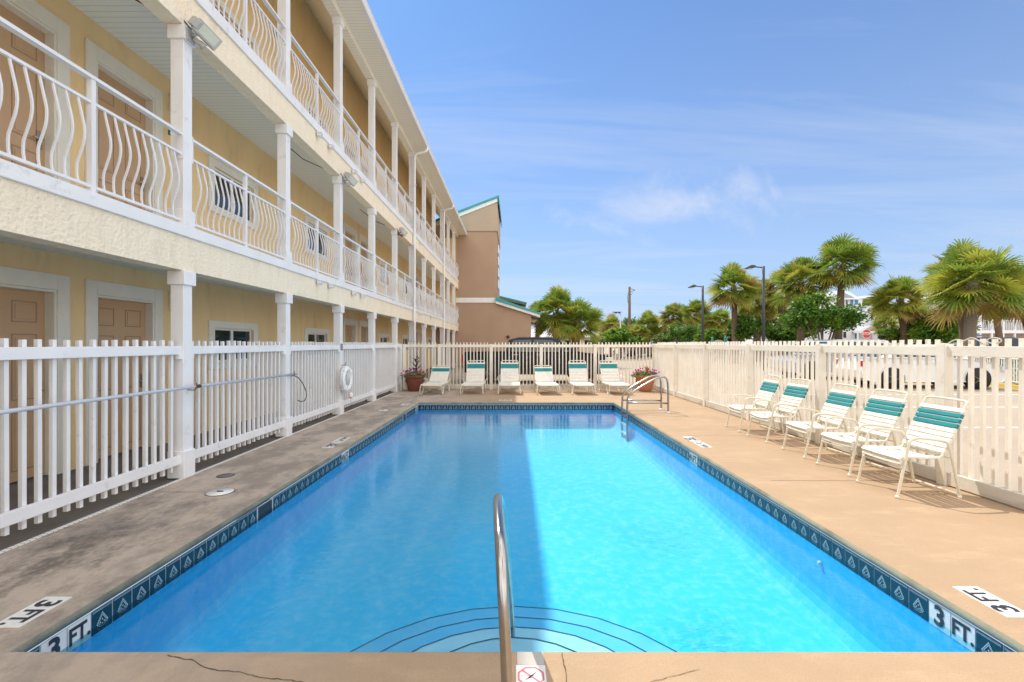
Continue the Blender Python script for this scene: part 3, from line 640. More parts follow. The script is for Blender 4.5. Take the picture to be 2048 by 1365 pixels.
# floodlights under the upper balcony
def floodlight(k, label, kind=0):
    yk = KC[k]; x, y, z = XF+.03, yk+.06, 4.97
    o = thing('floodlight', (x, y, z), label, 'floodlight', 'twin floodlights on the second storey column tops')
    q = MB(); q.box(x, x+.02, y-.06, y+.06, z-.07, z+.07); q.tube([(x+.02, y, z), (x+.10, y-.02, z+.01), (x+.14, y+.02, z+.02)], .016, 8); q.build('bracket', M_rust if kind == 2 else M_grey, o)
    ax = Vector((.35, .86, -.38)).normalized(); nrm = Vector((.75, -.52, -.45)); nrm = (nrm-ax*nrm.dot(ax)).normalized(); sd = ax.cross(nrm)
    c0 = Vector((x+.16, y+.02, z+.05))
    q = MB(); q.obox(c0+ax*.02, ax, sd, nrm, .14, .075, .035); q.obox(c0-ax*.13, ax, sd, nrm, .035, .05, .05); q.obox(c0-nrm*.05, ax, sd, nrm, .09, .055, .02); h = q.build('lamp_head', M_grey, o, bevel=.006)
    q = MB(); q.obox(c0+ax*.03+nrm*.037, ax, sd, nrm, .10, .055, .004); q.build('lens', M_lens, h)
    q = MB(); q.tube([(x+.03, y+.01, z-.03), (x+.09, y+.05, z-.05), (x+.11, y+.08, z-.08)], [.02, .03, .045], 10); q.build('sensor', M_rust if kind == 2 else M_grey, o)
    q = MB(); q.tube([Vector((x-.9, y-.9, z+.5)), Vector((x-.6, y-.55, z+.25)), Vector((x-.3, y-.25, z+.17)), Vector((x-.05, y-.06, z+.17)), Vector((x+.02, y, z+.07))], .008, 6); q.build('cable', M_black, o)
floodlight(2, 'grey floodlight with black cable on the nearest second storey column top')
floodlight(4, 'white floodlight on third second storey column from camera, above balcony')
floodlight(6, 'rusty floodlight on fifth second storey column, just before the downspout', 2)

# stair tower
Y0, Y1 = 31.0, 37.0
TW = thing('stair_tower', (-2.4, 31, 0), 'tan stair tower with slanted teal roof at far end of hotel', 'building')
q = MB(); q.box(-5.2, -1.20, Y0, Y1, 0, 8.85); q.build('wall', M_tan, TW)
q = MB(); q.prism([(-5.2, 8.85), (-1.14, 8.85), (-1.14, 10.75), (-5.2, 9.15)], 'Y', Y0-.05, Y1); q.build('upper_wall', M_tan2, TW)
q = MB(); q.prism([(-5.2, 9.15), (-1.14, 10.75), (-1.14, 11.0), (-5.2, 9.40)], 'Y', Y0-.10, Y1+.1); q.build('fascia', M_white, TW)
q = MB(); q.prism([(-5.25, 9.40), (-1.10, 11.0), (-1.04, 10.55), (-1.0, 10.55), (-1.04, 11.16), (-5.25, 9.54)], 'Y', Y0-.16, Y1+.15); q.build('roof', M_teal_roof, TW)
q = MB(); q.box(-5.2, -1.17, Y0-.04, Y1, 4.18, 4.50); q.build('band', M_white, TW)
q = MB(); q.box(-1.20, 1.05, Y0+.002, Y1+3, 0, 3.2); q.prism([(-1.20, 3.2), (1.05, 3.2), (1.05, 3.48), (-1.20, 4.18)], 'Y', Y0+.002, Y1+3); q.build('lean_to_wall', M_tan, TW)
q = MB(); q.prism([(-1.25, 4.12), (1.62, 3.22), (1.62, 3.40), (-1.25, 4.30)], 'Y', Y0-.22, Y1+3.2); q.build('lean_to_fascia', M_white, TW)
q = MB(); q.prism([(-1.28, 4.31), (1.68, 3.385), (1.72, 3.46), (-1.24, 4.52)], 'Y', Y0-.28, Y1+3.3); q.build('lean_to_roof', M_teal_roof, TW)
q = MB(); q.box(-3, .8, Y1+1, Y1+5, 3.5, 4.5); q.prism([(-2.4, 5.35), (.9, 4.6), (.9, 4.7), (-2.4, 5.5)], 'Y', Y1+.8, Y1+5.2); q.build('rear_canopy', M_tan, TW)
q = MB(); q.prism([(-2.4, 5.5), (.92, 4.7), (.95, 4.78), (-2.4, 5.6)], 'Y', Y1+.7, Y1+5.3); q.build('rear_roof', M_teal_roof, TW)
q = MB()
for k, (zz0, zz1) in enumerate(((7.7, 8.3), (6.9, 7.5), (6.1, 6.7), (5.3, 5.9))): q.box(-1.20, -1.10, 32.6, 33.6, zz0, zz1); 
q.build('sign_blocks', M_white, TW, bevel=.05)
q = MB(); q.tube([(-.45, Y0-.12, 1.95), (-.45, Y0, 1.95)], .10, 10); q.build('wall_lamp', M_dark, TW)
q = MB(); q.box(-5.2, -3.85, Y0-.06, Y0-.002, 2.9, 8.4); q.build('porch_end_wall', M_wall, TW)

# ------------------------------------------------------------ fences
PW = .033
def picket_panel(fz, axis, u0, u1, pitch, plane, z0, z1, parent, m, zj=.006):
    q = MB(); n = round((u1-u0)/pitch)
    for i in range(n):
        u = u0+(u1-u0)*(i+.5)/n+random.uniform(-.003, .003); zt = z1+random.uniform(-zj, zj); zb = z0+random.uniform(-zj, zj)
        if axis == 'Y': q.box(plane-PW/2, plane+PW/2, u-PW/2, u+PW/2, zb, zt)
        else: q.box(u-PW/2, u+PW/2, plane-PW/2, plane+PW/2, zb, zt)
        sk = random.gauss(0, .004)
        for vi in range(len(q.v)-4, len(q.v)):
            v_ = q.v[vi]; q.v[vi] = (v_[0], v_[1]+sk, v_[2]) if axis == 'Y' else (v_[0]+sk, v_[1], v_[2])
    return q.build('picket_panel', m, parent)
# left fence, hung between the building's columns
LF = thing('picket_fence', (-3.74, 9, 0), 'shaded white picket fence along the left, between the hotel columns', 'fence')
xs = XF-.02-.038
for k in range(1, 8):
    ya = KC[k]+CWD; yb = KC[k+1] if k+1 < 7 else None
    if k == 6: ya, yb = KC[6]+CWD, 15.42
    if k > 6: break
    picket_panel(LF, 'Y', ya+.03, yb-.03, .119, xs-PW/2-.002, .085, 1.535, LF, M_white)
    q = MB(); q.box(xs, xs+.038, ya, yb, 1.38, 1.475); q.build('top_rail', M_white, LF, bevel=.004)
    q = MB(); q.box(xs, xs+.038, ya, yb, .16, .26); q.build('bottom_rail', M_white, LF, bevel=.004)
    for y_ in (ya, yb-.05): q = MB(); q.box(xs, xs+.045, y_, y_+.05, 1.33, 1.38); q.build('rail_block', M_white, LF)
q = MB(); q.box(-3.80, -3.69, 15.42, 15.53, 0, 1.5); q.build('post', M_white, LF, bevel=.004)
# far fence
FY = 15.58
FF_ = thing('picket_fence', (.5, FY, 0), 'white picket fence across the far end behind the sun loungers', 'fence')
fp = [-3.62, -2.48, -.78, .86, 2.63, 4.56]
for i, x in enumerate(fp):
    q = MB(); q.box(x-.05, x+.05, FY-.05, FY+.05, 0, 1.49); q.build('post', M_cream, FF_, bevel=.004)
    if i < len(fp)-1:
        a, b_ = x+.05, fp[i+1]-.05
        picket_panel(FF_, 'X', a+.02, b_-.02, .114, FY+PW/2+.022, .05 if i else .10, 1.545, FF_, M_cream)
        q = MB(); q.box(a, b_, FY-.018, FY+.02, 1.385, 1.475); q.build('top_rail', M_cream, FF_, bevel=.004)
        q = MB(); q.box(a, b_, FY-.018, FY+.02, .02 if i else .12, .16 if i else .22); q.build('bottom_board', M_board, FF_, bevel=.004)
# right fence
FX = 4.60
RF = thing('picket_fence', (FX, 9, 0), 'sunlit cream picket fence on the right beside the pool chairs', 'fence')
rp = [.70, 2.88, 5.06, 7.12, 9.27, 11.42, 13.55, 15.50]
for i, y in enumerate(rp):
    q = MB(); q.box(FX-.07, FX+.03, y-.05, y+.05, 0, 1.50); q.build('post', M_cream, RF, bevel=.004)
    if i < len(rp)-1:
        a, b_ = y+.05, rp[i+1]-.05
        if i == len(rp)-2: b_ -= .03
        picket_panel(RF, 'Y', a+.02, b_-.02, .122, FX+PW/2+.002, .03, 1.545, RF, M_cream)
        q = MB(); q.box(FX-.04, FX, a, b_, 1.37, 1.475); q.build('top_rail', M_cream, RF, bevel=.004)
        q = MB(); q.box(FX-.045, FX-.002, a+.003, b_-.003, .012, .145); q.build('bottom_board', M_board, RF, bevel=.004)
# loop of cord on the near right post
q = MB()
pts = [(FX-.02, 5.12, 1.505)]
for k in range(16):
    t = k/15; pts.append((FX+.0+.02*sin(t*7), 5.05-.42*t, 1.50+.05*sin(t*pi)+.018*sin(t*11)))
for k in range(12): a = k/11*2*pi; pts.append((FX+.02, 4.60+.07*cos(a)-.02, 1.53+.028*sin(a)))
q.tube(pts, .006, 6); o = q.build('rope', mat('pale_rope', (.60, .55, .46), .8)); tag(o, 'pale cord looped over the top of the right fence, near its closest post', 'rope')

# ------------------------------------------------------------ rescue pole, life ring
o = thing('rescue_pole', (-3.62, 5, 1.0), 'long blue-grey rescue pole with wire hook hung along the left fence', 'rescue pole')
xp = -3.62
q = MB(); q.tube([(xp, 1.2, 1.02), (xp, 5.4, 1.015), (xp, 7.85, 1.0)], .017, 12); q.build('pole', M_pole, o)
q = MB(); q.tube([(xp, 5.38, 1.015), (xp, 5.46, 1.015)], .021, 12); q.build('joint_clip', M_dark, o)
q = MB(); P0 = [(587, 751), (597, 756), (606, 768), (612, 782), (613, 794), (609, 802), (601, 804), (596, 801)]
q.tube([(xp, 950*(-xp)/(CX-x)*1.0, 1.5-(y-CY)/F*(950*(-xp)/(CX-x))) for x, y in P0], .008, 8); q.build('hook', M_dark, o)
for k in (2, 3):
    q = MB(); y = KC[k]+.07; q.tube([(XF, y, .98), (xp, y, .975), (xp+.02, y, 1.0), (xp+.02, y, 1.06)], .006, 6); h = q.build('pole_hook', M_rust, o)
RY, RZ, RX = KC[4]+.09, .745, -3.61
o = thing('life_ring', (RX, RY, RZ), 'white life ring with coiled rope hanging on a fence column', 'life ring')
q = MB(); n = 40; q.tube([(RX, RY+.22*cos(2*pi*k/n), RZ+.22*sin(2*pi*k/n)) for k in range(n)], .062, 14, closed=True); rg = q.build('ring', M_white, o)
q = MB()
for a in (pi/4, 3*pi/4, 5*pi/4, 7*pi/4):
    cpt = Vector((RX, RY+.22*cos(a), RZ+.22*sin(a))); rd = Vector((0, cos(a), sin(a)))
    q.tube([cpt+rd*.066*cos(t)+Vector((.066, 0, 0))*sin(t) for t in [2*pi*j/12 for j in range(12)]], .012, 6, closed=True)
q.build('ring_band', M_strap, rg)
q = MB()
for k in range(7):
    y = RY-.10+k*.033; h = .17-abs(k-3)*.022
    q.tube([(RX+.03+.01*(k % 2), y, RZ+h), (RX+.045, y+.015, RZ+.02), (RX+.03, y+.03, RZ-h)], .007, 6)
n = 24; q.tube([(RX+.03, RY+.29*cos(2*pi*k/n), RZ+.29*sin(2*pi*k/n)+.015*sin(8*pi*k/n)) for k in range(n)], .006, 6, closed=True)
q.tube([(RX+.04, RY+.05, RZ-.25), (RX+.05, RY+.14, RZ-.32), (RX+.05, RY+.15, RZ-.52)], .006, 6)
q.build('rope', mat('white_rope', (.72, .72, .70), .8), o)
q = MB(); q.blob((RX+.05, RY+.15, RZ-.36), .045, sc=(1, 1, 1.5)); fl_ = q.build('float', M_strap, o)
q = MB(); q.lathe([(.03, 0), (.036, .012), (.03, .024)], (RX+.05, RY+.15, RZ-.425), 12); q.build('float_band', M_red, fl_)
q = MB(); q.tube([(XF, RY-.04, RZ+.30), (XF+.09, RY-.04, RZ+.30), (XF+.09, RY-.04, RZ+.36)], .007, 6); q.build('wall_hook', M_rust, o)
q = MB(); q.box(XF+.001, XF+.006, KC[4]+.01, KC[4]+CWD-.01, 1.36, 1.50); o = q.build('warning_sign', mat('purple_sign', (.16, .06, .13), .5)); tag(o, 'small dark purple notice on the column above the life ring', 'sign')
q = MB()
for z in (1.385, 1.425, 1.465): q.box(XF+.006, XF+.008, KC[4]+.03, KC[4]+CWD-.03, z, z+.012)
q.build('text_lines', M_signw, o)

# ------------------------------------------------------------ handrail and ladder
o = thing('pool_handrail', (-.03, 1.8, 0), 'brushed steel handrail rising from near deck over the curved steps', 'handrail')
def smooth_path(P, it=3):
    P = [Vector(p) for p in P]
    for _ in range(it):
        Q = [P[0]]
        for i in range(len(P)-1): Q += [P[i]*.75+P[i+1]*.25, P[i]*.25+P[i+1]*.75]
        Q.append(P[-1]); P = Q
    return P
q = MB(); q.tube(smooth_path([(-.025, 1.78, .0), (-.03, 1.80, .25), (-.055, 1.88, .66), (-.075, 2.12, .735), (-.087, 2.37, .75), (-.07, 2.55, .62), (-.03, 2.92, -.05), (-.02, 3.08, -.48)], 3), .0228, 20); q.build('rail', M_steel, o)
q = MB(); q.lathe([(.026, 0), (.055, .002), (.055, .010), (.026, .03)], (-.025, 1.78, 0), 24); q.build('base_flange', M_steel, o)
o = thing('pool_ladder', (2.9, 10.55, 0), 'steel pool ladder with two curved grab rails at far right corner', 'pool ladder')
for yy in (10.33, 10.82):
    q = MB(); q.tube(smooth_path([(2.44, yy, -.66), (2.44, yy, .20), (2.46, yy, .40), (3.02, yy, .73), (3.10, yy, .765), (3.30, yy, .79), (3.335, yy, .55), (3.33, yy, .0)], 3), .0215, 14); gr = q.build('grab_rail', M_steel, o)
    q = MB(); q.tube([(2.44, yy, .215), (3.33, yy, .205)], .018, 10); q.build('cross_bar', M_steel, gr)
    q = MB(); q.lathe([(.024, 0), (.06, .002), (.058, .012), (.024, .03)], (3.33, yy, 0), 20); q.build('flange', M_signw, gr)
for z in (-.12, -.30, -.50):
    q = MB(); q.box(2.40, 2.47, 10.33, 10.82, z, z+.025); q.build('step', M_dark if z > -.2 else M_signw, o, bevel=.006)

# ------------------------------------------------------------ straps and furniture
def strap_set(frame_pts, width_axis, hw, list_):
    """list_ of (centre, along, normal, material index)"""
def make_chair():
    o = thing('pool_chair', (0, 0, 0), '', 'chair')
    # local: x forward = -X world (front at x=0, rear at x=.6), y across
    hw = .265
    fr = MB()
    for s_ in (-1, 1):
        y = s_*hw
        fr2 = MB(); fr2.tube(smooth_path([(0, y, 0), (.10, y, .46), (.12, y, .57), (.22, y, .590), (.44, y, .558), (.49, y, .545), (.53, y, .42), (.61, y, 0.0)], 3), .0135, 10)
        fr2.build('arm_and_legs', M_frame, o, local=True)
        f = MB(); f.tube([(-.002, y, 0), (.002, y, .03)], .016, 10); f.tube([(.612, y, 0), (.606, y, .03)], .016, 10); f.build('foot_cap', M_strap, o, local=True)
    y = hw-.03
    # seat+back loop frame
    A = [(.06, .33), (.04, .365), (.06, .395), (.30, .385), (.44, .385), (.48, .42), (.70, .90)]
    L_ = smooth_path([(a, -y, b) for a, b in A], 2); R_ = [Vector((p.x, y, p.z)) for p in L_]
    top = smooth_path([L_[-1], (.715, -y, .925), (.72, -y+.05, .94), (.72, y-.05, .94), (.715, y, .925), R_[-1]], 2)
    fr.tube(L_+top[1:-1]+R_[::-1], .0125, 10)
    fr.build('seat_frame', M_frame, o, local=True)
    q = MB(); q.tube([(.055, -hw, .295), (.055, hw, .295)], .010, 8); q.tube([(.605, -hw, .035), (.605, hw, .035)], .012, 8); q.tube([(.50, -hw, .40), (.50, hw, .40)], .011, 8); q.build('cross_bar', M_frame, o, local=True)
    q = MB()
    # seat straps following the frame from the rolled front to the back
    Sx = [(.045, .345, -1.25), (.05, .385, -.7), (.115, .398, -.05), (.175, .394, -.02), (.235, .39, 0), (.295, .388, 0), (.355, .387, 0), (.415, .388, .05)]
    for k, (x, z, a) in enumerate(Sx):
        al = Vector((cos(a), 0, -sin(a)*1.0)) if a < -.2 else Vector((1, 0, 0)); al.normalize(); nn = Vector((0, 1, 0)).cross(al)
        z -= .0
        # gently sagging strap in three pieces
        ys = [-y-.015, -y*.4, y*.4, y+.015]; sg = [0, -.012, -.012, 0]
        for j in range(3):
            p = Vector((x, ys[j], z+sg[j]*(k > 1))); p2 = Vector((x, ys[j+1], z+sg[j+1]*(k > 1))); d = (p2-p).normalized(); n2 = d.cross(al).normalized()
            q.obox((p+p2)/2, al, d, n2, .0225, (p2-p).length/2+.001, .0085 if j == 1 else .012)
    q.build('seat_straps', M_strap, o, local=True, bevel=.004)
    w_ = MB(); t_ = MB()
    b0 = Vector((.475, 0, .425)); b1 = Vector((.70, 0, .90)); al = (b1-b0).normalized(); Lb = (b1-b0).length; nn = Vector((0, 1, 0)).cross(al)
    nb = 9
    for k in range(nb):
        p = b0+al*(Lb*(k+.5)/nb*.925)
        tgt = t_ if k in (5, 6, 7) else w_
        tgt.obox(p, al, Vector((0, 1, 0)), nn, Lb/nb*.38, y+.016, .016)
    w_.build('back_straps', M_strap, o, local=True, bevel=.006)
    e = t_.build('teal_back_straps', M_teal, o, local=True, bevel=.006); e['label'] = 'three teal straps across the backrest'
    return o
chair0 = make_chair()
cl = ['white strap armchair with teal back stripes, nearest of five along right fence', 'strap armchair second from the camera in the sunny row along right fence', 'middle one of the five strap armchairs along the right fence', 'strap armchair fourth from the camera, beside the right fence', 'strap armchair farthest from camera in the row, closest to pool ladder']
for i, (xf, yc) in enumerate(((3.705, 4.87), (3.765, 5.63), (3.79, 6.47), (3.785, 7.44), (3.805, 8.31))):
    c_ = chair0 if i == 0 else copy_tree(chair0)
    c_.location = (xf, yc, 0); c_.rotation_euler = (0, 0, radians((0, 2.2, -1.8, 2.8, -2.4)[i])); c_['label'] = cl[i]; c_['group'] = 'strap armchairs lined up along the right fence'
    for ch in c_.children:
        if ch.name.startswith('seat_straps'):
            ch.data = ch.data.copy(); rr = random.Random(i*7+1)
            for k in range(8):
                dz = -abs(rr.gauss(0, .006))-(.022 if (k == 3 and i in (1, 3)) else 0); dx = rr.gauss(0, .003)
                for j in range(24):
                    v_ = ch.data.vertices[k*24+j].co
                    if abs(v_.y) < .2: v_.z += dz
                    v_.x += dx

def make_lounger(top_z, top_y, variant):
    o = thing('sun_lounger', (0, 0, 0), '', 'sun lounger')
    hw = .30; hb = .27; hy = 1.0
    ar = MB()
    for s_ in (-1, 1):
        y_ = s_*hw
        q = MB(); q.tube(smooth_path([(y_, .03, .28), (y_*1.06, .01, .24), (y_*1.12, .0, .03), (y_*1.10, .05, .012), (y_*1.05, .24, .012), (y_, .36, .20), (y_, .42, .27)], 2), .013, 8); q.build('leg', M_frame, o, local=True)
        q = MB(); q.tube(smooth_path([(y_, 1.02, .27), (y_*1.08, 1.03, .16), (y_*1.08, 1.06, .02), (y_*1.08, 1.14, .012), (y_, 1.30, .05), (y_, 1.36, .25)], 2), .013, 8); q.build('leg', M_frame, o, local=True)
        ar.tube(smooth_path([(y_, .86, .29), (y_*1.16, .92, .36), (y_*1.2, 1.02, .41), (y_*1.14, 1.12, .37), (y_, 1.16, .29)], 2), .010, 8)
    ar.build('adjuster_arm', M_frame, o, local=True)
    q = MB(); L_ = [(-hw, 1.40, .28), (-hw, .9, .28), (-hw, .10, .28), (-hw+.03, .02, .275), (-hw+.09, 0, .27)]; L_ = smooth_path(L_, 1)
    q.tube(L_+[Vector((-p.x, p.y, p.z)) for p in L_[::-1]], .014, 8)
    # slack strut under the foot end
    q.tube([(-hw+.05, .05, .25), (-.12, .06, .215), (.12, .06, .215), (hw-.05, .05, .25)], .008, 6)
    q.build('seat_frame', M_frame, o, local=True)
    b0 = Vector((0, hy, .30)); b1 = Vector((0, top_y, top_z)); al = (b1-b0).normalized(); Lb = (b1-b0).length; nn = al.cross(Vector((1, 0, 0)))
    q = MB(); L_ = smooth_path([b0+Vector((-hb, 0, 0)), b1+Vector((-hb, 0, 0))-al*.08, b1+Vector((-hb+.01, 0, 0))-al*.02, b1+Vector((-hb+.06, 0, 0))], 1)
    q.tube(L_+[Vector((-p.x, p.y, p.z)) for p in L_[::-1]], .013, 8)
    for xx in (-.13, 0, .13) : q.tube([b1+Vector((xx, 0, 0)), b1-al*.06+Vector((xx, 0, 0))], .012, 6)
    q.build('back_frame', M_frame, o, local=True)
    q = MB(); n = 15
    for k in range(n):
        y_ = .03+(hy-.06)*(k+.5)/n
        for (xa, xb, za, zb) in ((-hw-.012, -.1, .296, .288), (-.1, .1, .288, .288), (.1, hw+.012, .288, .296)):
            p = Vector((xa, y_, za)); p2 = Vector((xb, y_, zb)); d = (p2-p).normalized(); q.obox((p+p2)/2, Vector((0, 1, 0)), d, d.cross(Vector((0, 1, 0))), .0285, (p2-p).length/2+.001, .010)
    q.build('seat_straps', M_strap, o, local=True)
    w_ = MB(); t_ = MB(); nb = 13; Lu = Lb-.075
    for k in range(nb):
        p = b0+al*(Lu*(k+.5)/nb); tgt = t_ if k in (9, 10, 11) else w_
        tgt.obox(p, al, Vector((1, 0, 0)), nn, Lu/nb*.39, hb+.014, .014)
    w_.build('back_straps', M_strap, o, local=True); e = t_.build('teal_back_straps', M_teal, o, local=True); e['label'] = 'three teal straps near the top of backrest'
    return o
LA = make_lounger(.96, 1.38, 0); LB = make_lounger(.79, 1.52, 1)
ll = [(-2.46, LB, -3, 'low reclined strap lounger in shade beside the purple flowered pot'), (-1.27, LA, -1, 'upright strap lounger in shade, second from the left planter'), (-.17, LA, 0, 'strap lounger lying across the edge of the building shadow'), (.98, LB, 3, 'low reclined sunlit strap lounger in front of black pickup'), (2.02, LA, 1, 'upright sunlit strap lounger, fifth from the left in the row'), (3.08, LA, 4, 'strap lounger at right end of row beside the right flower pot')]
used = set()
for (x, src, rz, lb) in ll:
    c_ = src if id(src) not in used else copy_tree(src); used.add(id(src))
    c_.location = (x, 13.9, 0); c_.rotation_euler = (0, 0, radians(rz)); c_['label'] = lb; c_['group'] = 'strap loungers in a row along the far fence'

# ------------------------------------------------------------ planters
def planter(x, y, m, label, dark):
    o = thing('flower_planter', (x, y, 0), label, 'planter')
    q = MB(); q.lathe([(0, .012), (.19, .012), (.20, .03), (.215, .10), (.26, .25), (.285, .38), (.29, .42), (.315, .43), (.32, .48), (.30, .50), (.27, .50), (.26, .44), (0, .44)], (x, y, 0), 32); pt = q.build('pot', m, o)
    q = MB()
    for k in range(6):
        a0 = k*pi/3; q.tube([(x+(.292-.025*sin(t*pi))*cos(a0+t*pi/3), y+(.292-.025*sin(t*pi))*sin(a0+t*pi/3), .36-.09*sin(t*pi)) for t in [j/8 for j in range(9)]], .012, 6)
    q.build('swag', m, pt)
    q = MB(); q.lathe([(0, .45), (.262, .45)], (x, y, 0), 20); q.build('soil', M_asph, pt)
    st = MB(); 
    for k in range(700):
        a = random.uniform(0, 2*pi); r = .36*sqrt(random.random()); hgt = .50+.15*random.random()*(1-r/.7); p = Vector((x+r*1.15*cos(a), y+r*cos(0)*sin(a), hgt-max(0, r-.27)*.9))
        d = Vector((random.uniform(-1, 1), random.uniform(-1, 1), random.uniform(-.3, 1))).normalized(); s_ = d.cross(Vector((random.random(), random.random(), .3))).normalized(); l = random.uniform(.03, .06)
        st.quad(p, p+d*l*.5+s_*l*.28, p+d*l, p+d*l*.5-s_*l*.28, 0 if random.random() < .7 else 1)
    st.build('foliage', [M_lf, M_lf2], o)
    fw = MB(); cols = 3
    for k in range(44):
        a = random.uniform(0, 2*pi); r = .40*sqrt(random.random()); p = Vector((x+r*1.12*cos(a), y+r*sin(a), .60+.12*random.random()-max(0, r-.25)*.8)); mi = (0 if cos(a) < .2 else random.choice((0, 1, 2))) if dark else random.choice((0, 0, 1))
        for j in range(5):
            b1 = 2*pi*j/5; u = Vector((cos(b1), -.35, sin(b1)))*.022; v = Vector((cos(b1+.7), -.35, sin(b1+.7)))*.026; w2 = Vector((cos(b1+1.25), -.35, sin(b1+1.25)))*.022; fw.quad(p, p+u, p+v, p+w2, mi)
    fw.build('flowers', [mat('magenta_petal', (.45, .03, .40), .5, trans=.3), mat('pink_petal', (.65, .05, .22), .5, trans=.3), mat('orange_petal', (.65, .16, .06), .5, trans=.3)] if dark else [mat('pink_petal', (.65, .05, .22), .5, trans=.3), mat('magenta_petal', (.45, .03, .40), .5)], o)
    sp = MB(); top = 1.10 if dark else .86
    sp.tube([(x+.05, y, .45), (x+.06, y, top-.15)], .010, 6)
    for k in range(20 if dark else 16):
        z = .58+(top-.70)*k/19; a = k*2.4; L_ = .26 if dark else .15; d = Vector((cos(a), sin(a)*.8, .0)); p = Vector((x+.06, y, z)); s_ = Vector((-sin(a), cos(a), 0))
        b_ = p+d*L_*.5+Vector((0, 0, L_*.45)); c_ = p+d*L_*.95+Vector((0, 0, L_*.62)); sp.quad(p-s_*.006, b_-s_*.022, b_+s_*.022, p+s_*.006); sp.tri(b_-s_*.022, c_, b_+s_*.022)
    sp.build('spike_leaves', mat('dark_purple_leaf', (.035, .015, .03), .4) if dark else mat('orange_leaf', (.45, .17, .08), .5, trans=.3), o)
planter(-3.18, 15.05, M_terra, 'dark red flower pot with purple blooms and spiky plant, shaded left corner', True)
planter(4.12, 15.05, M_terra2, 'sunlit orange terracotta pot with pink flowers behind pool ladder', False)

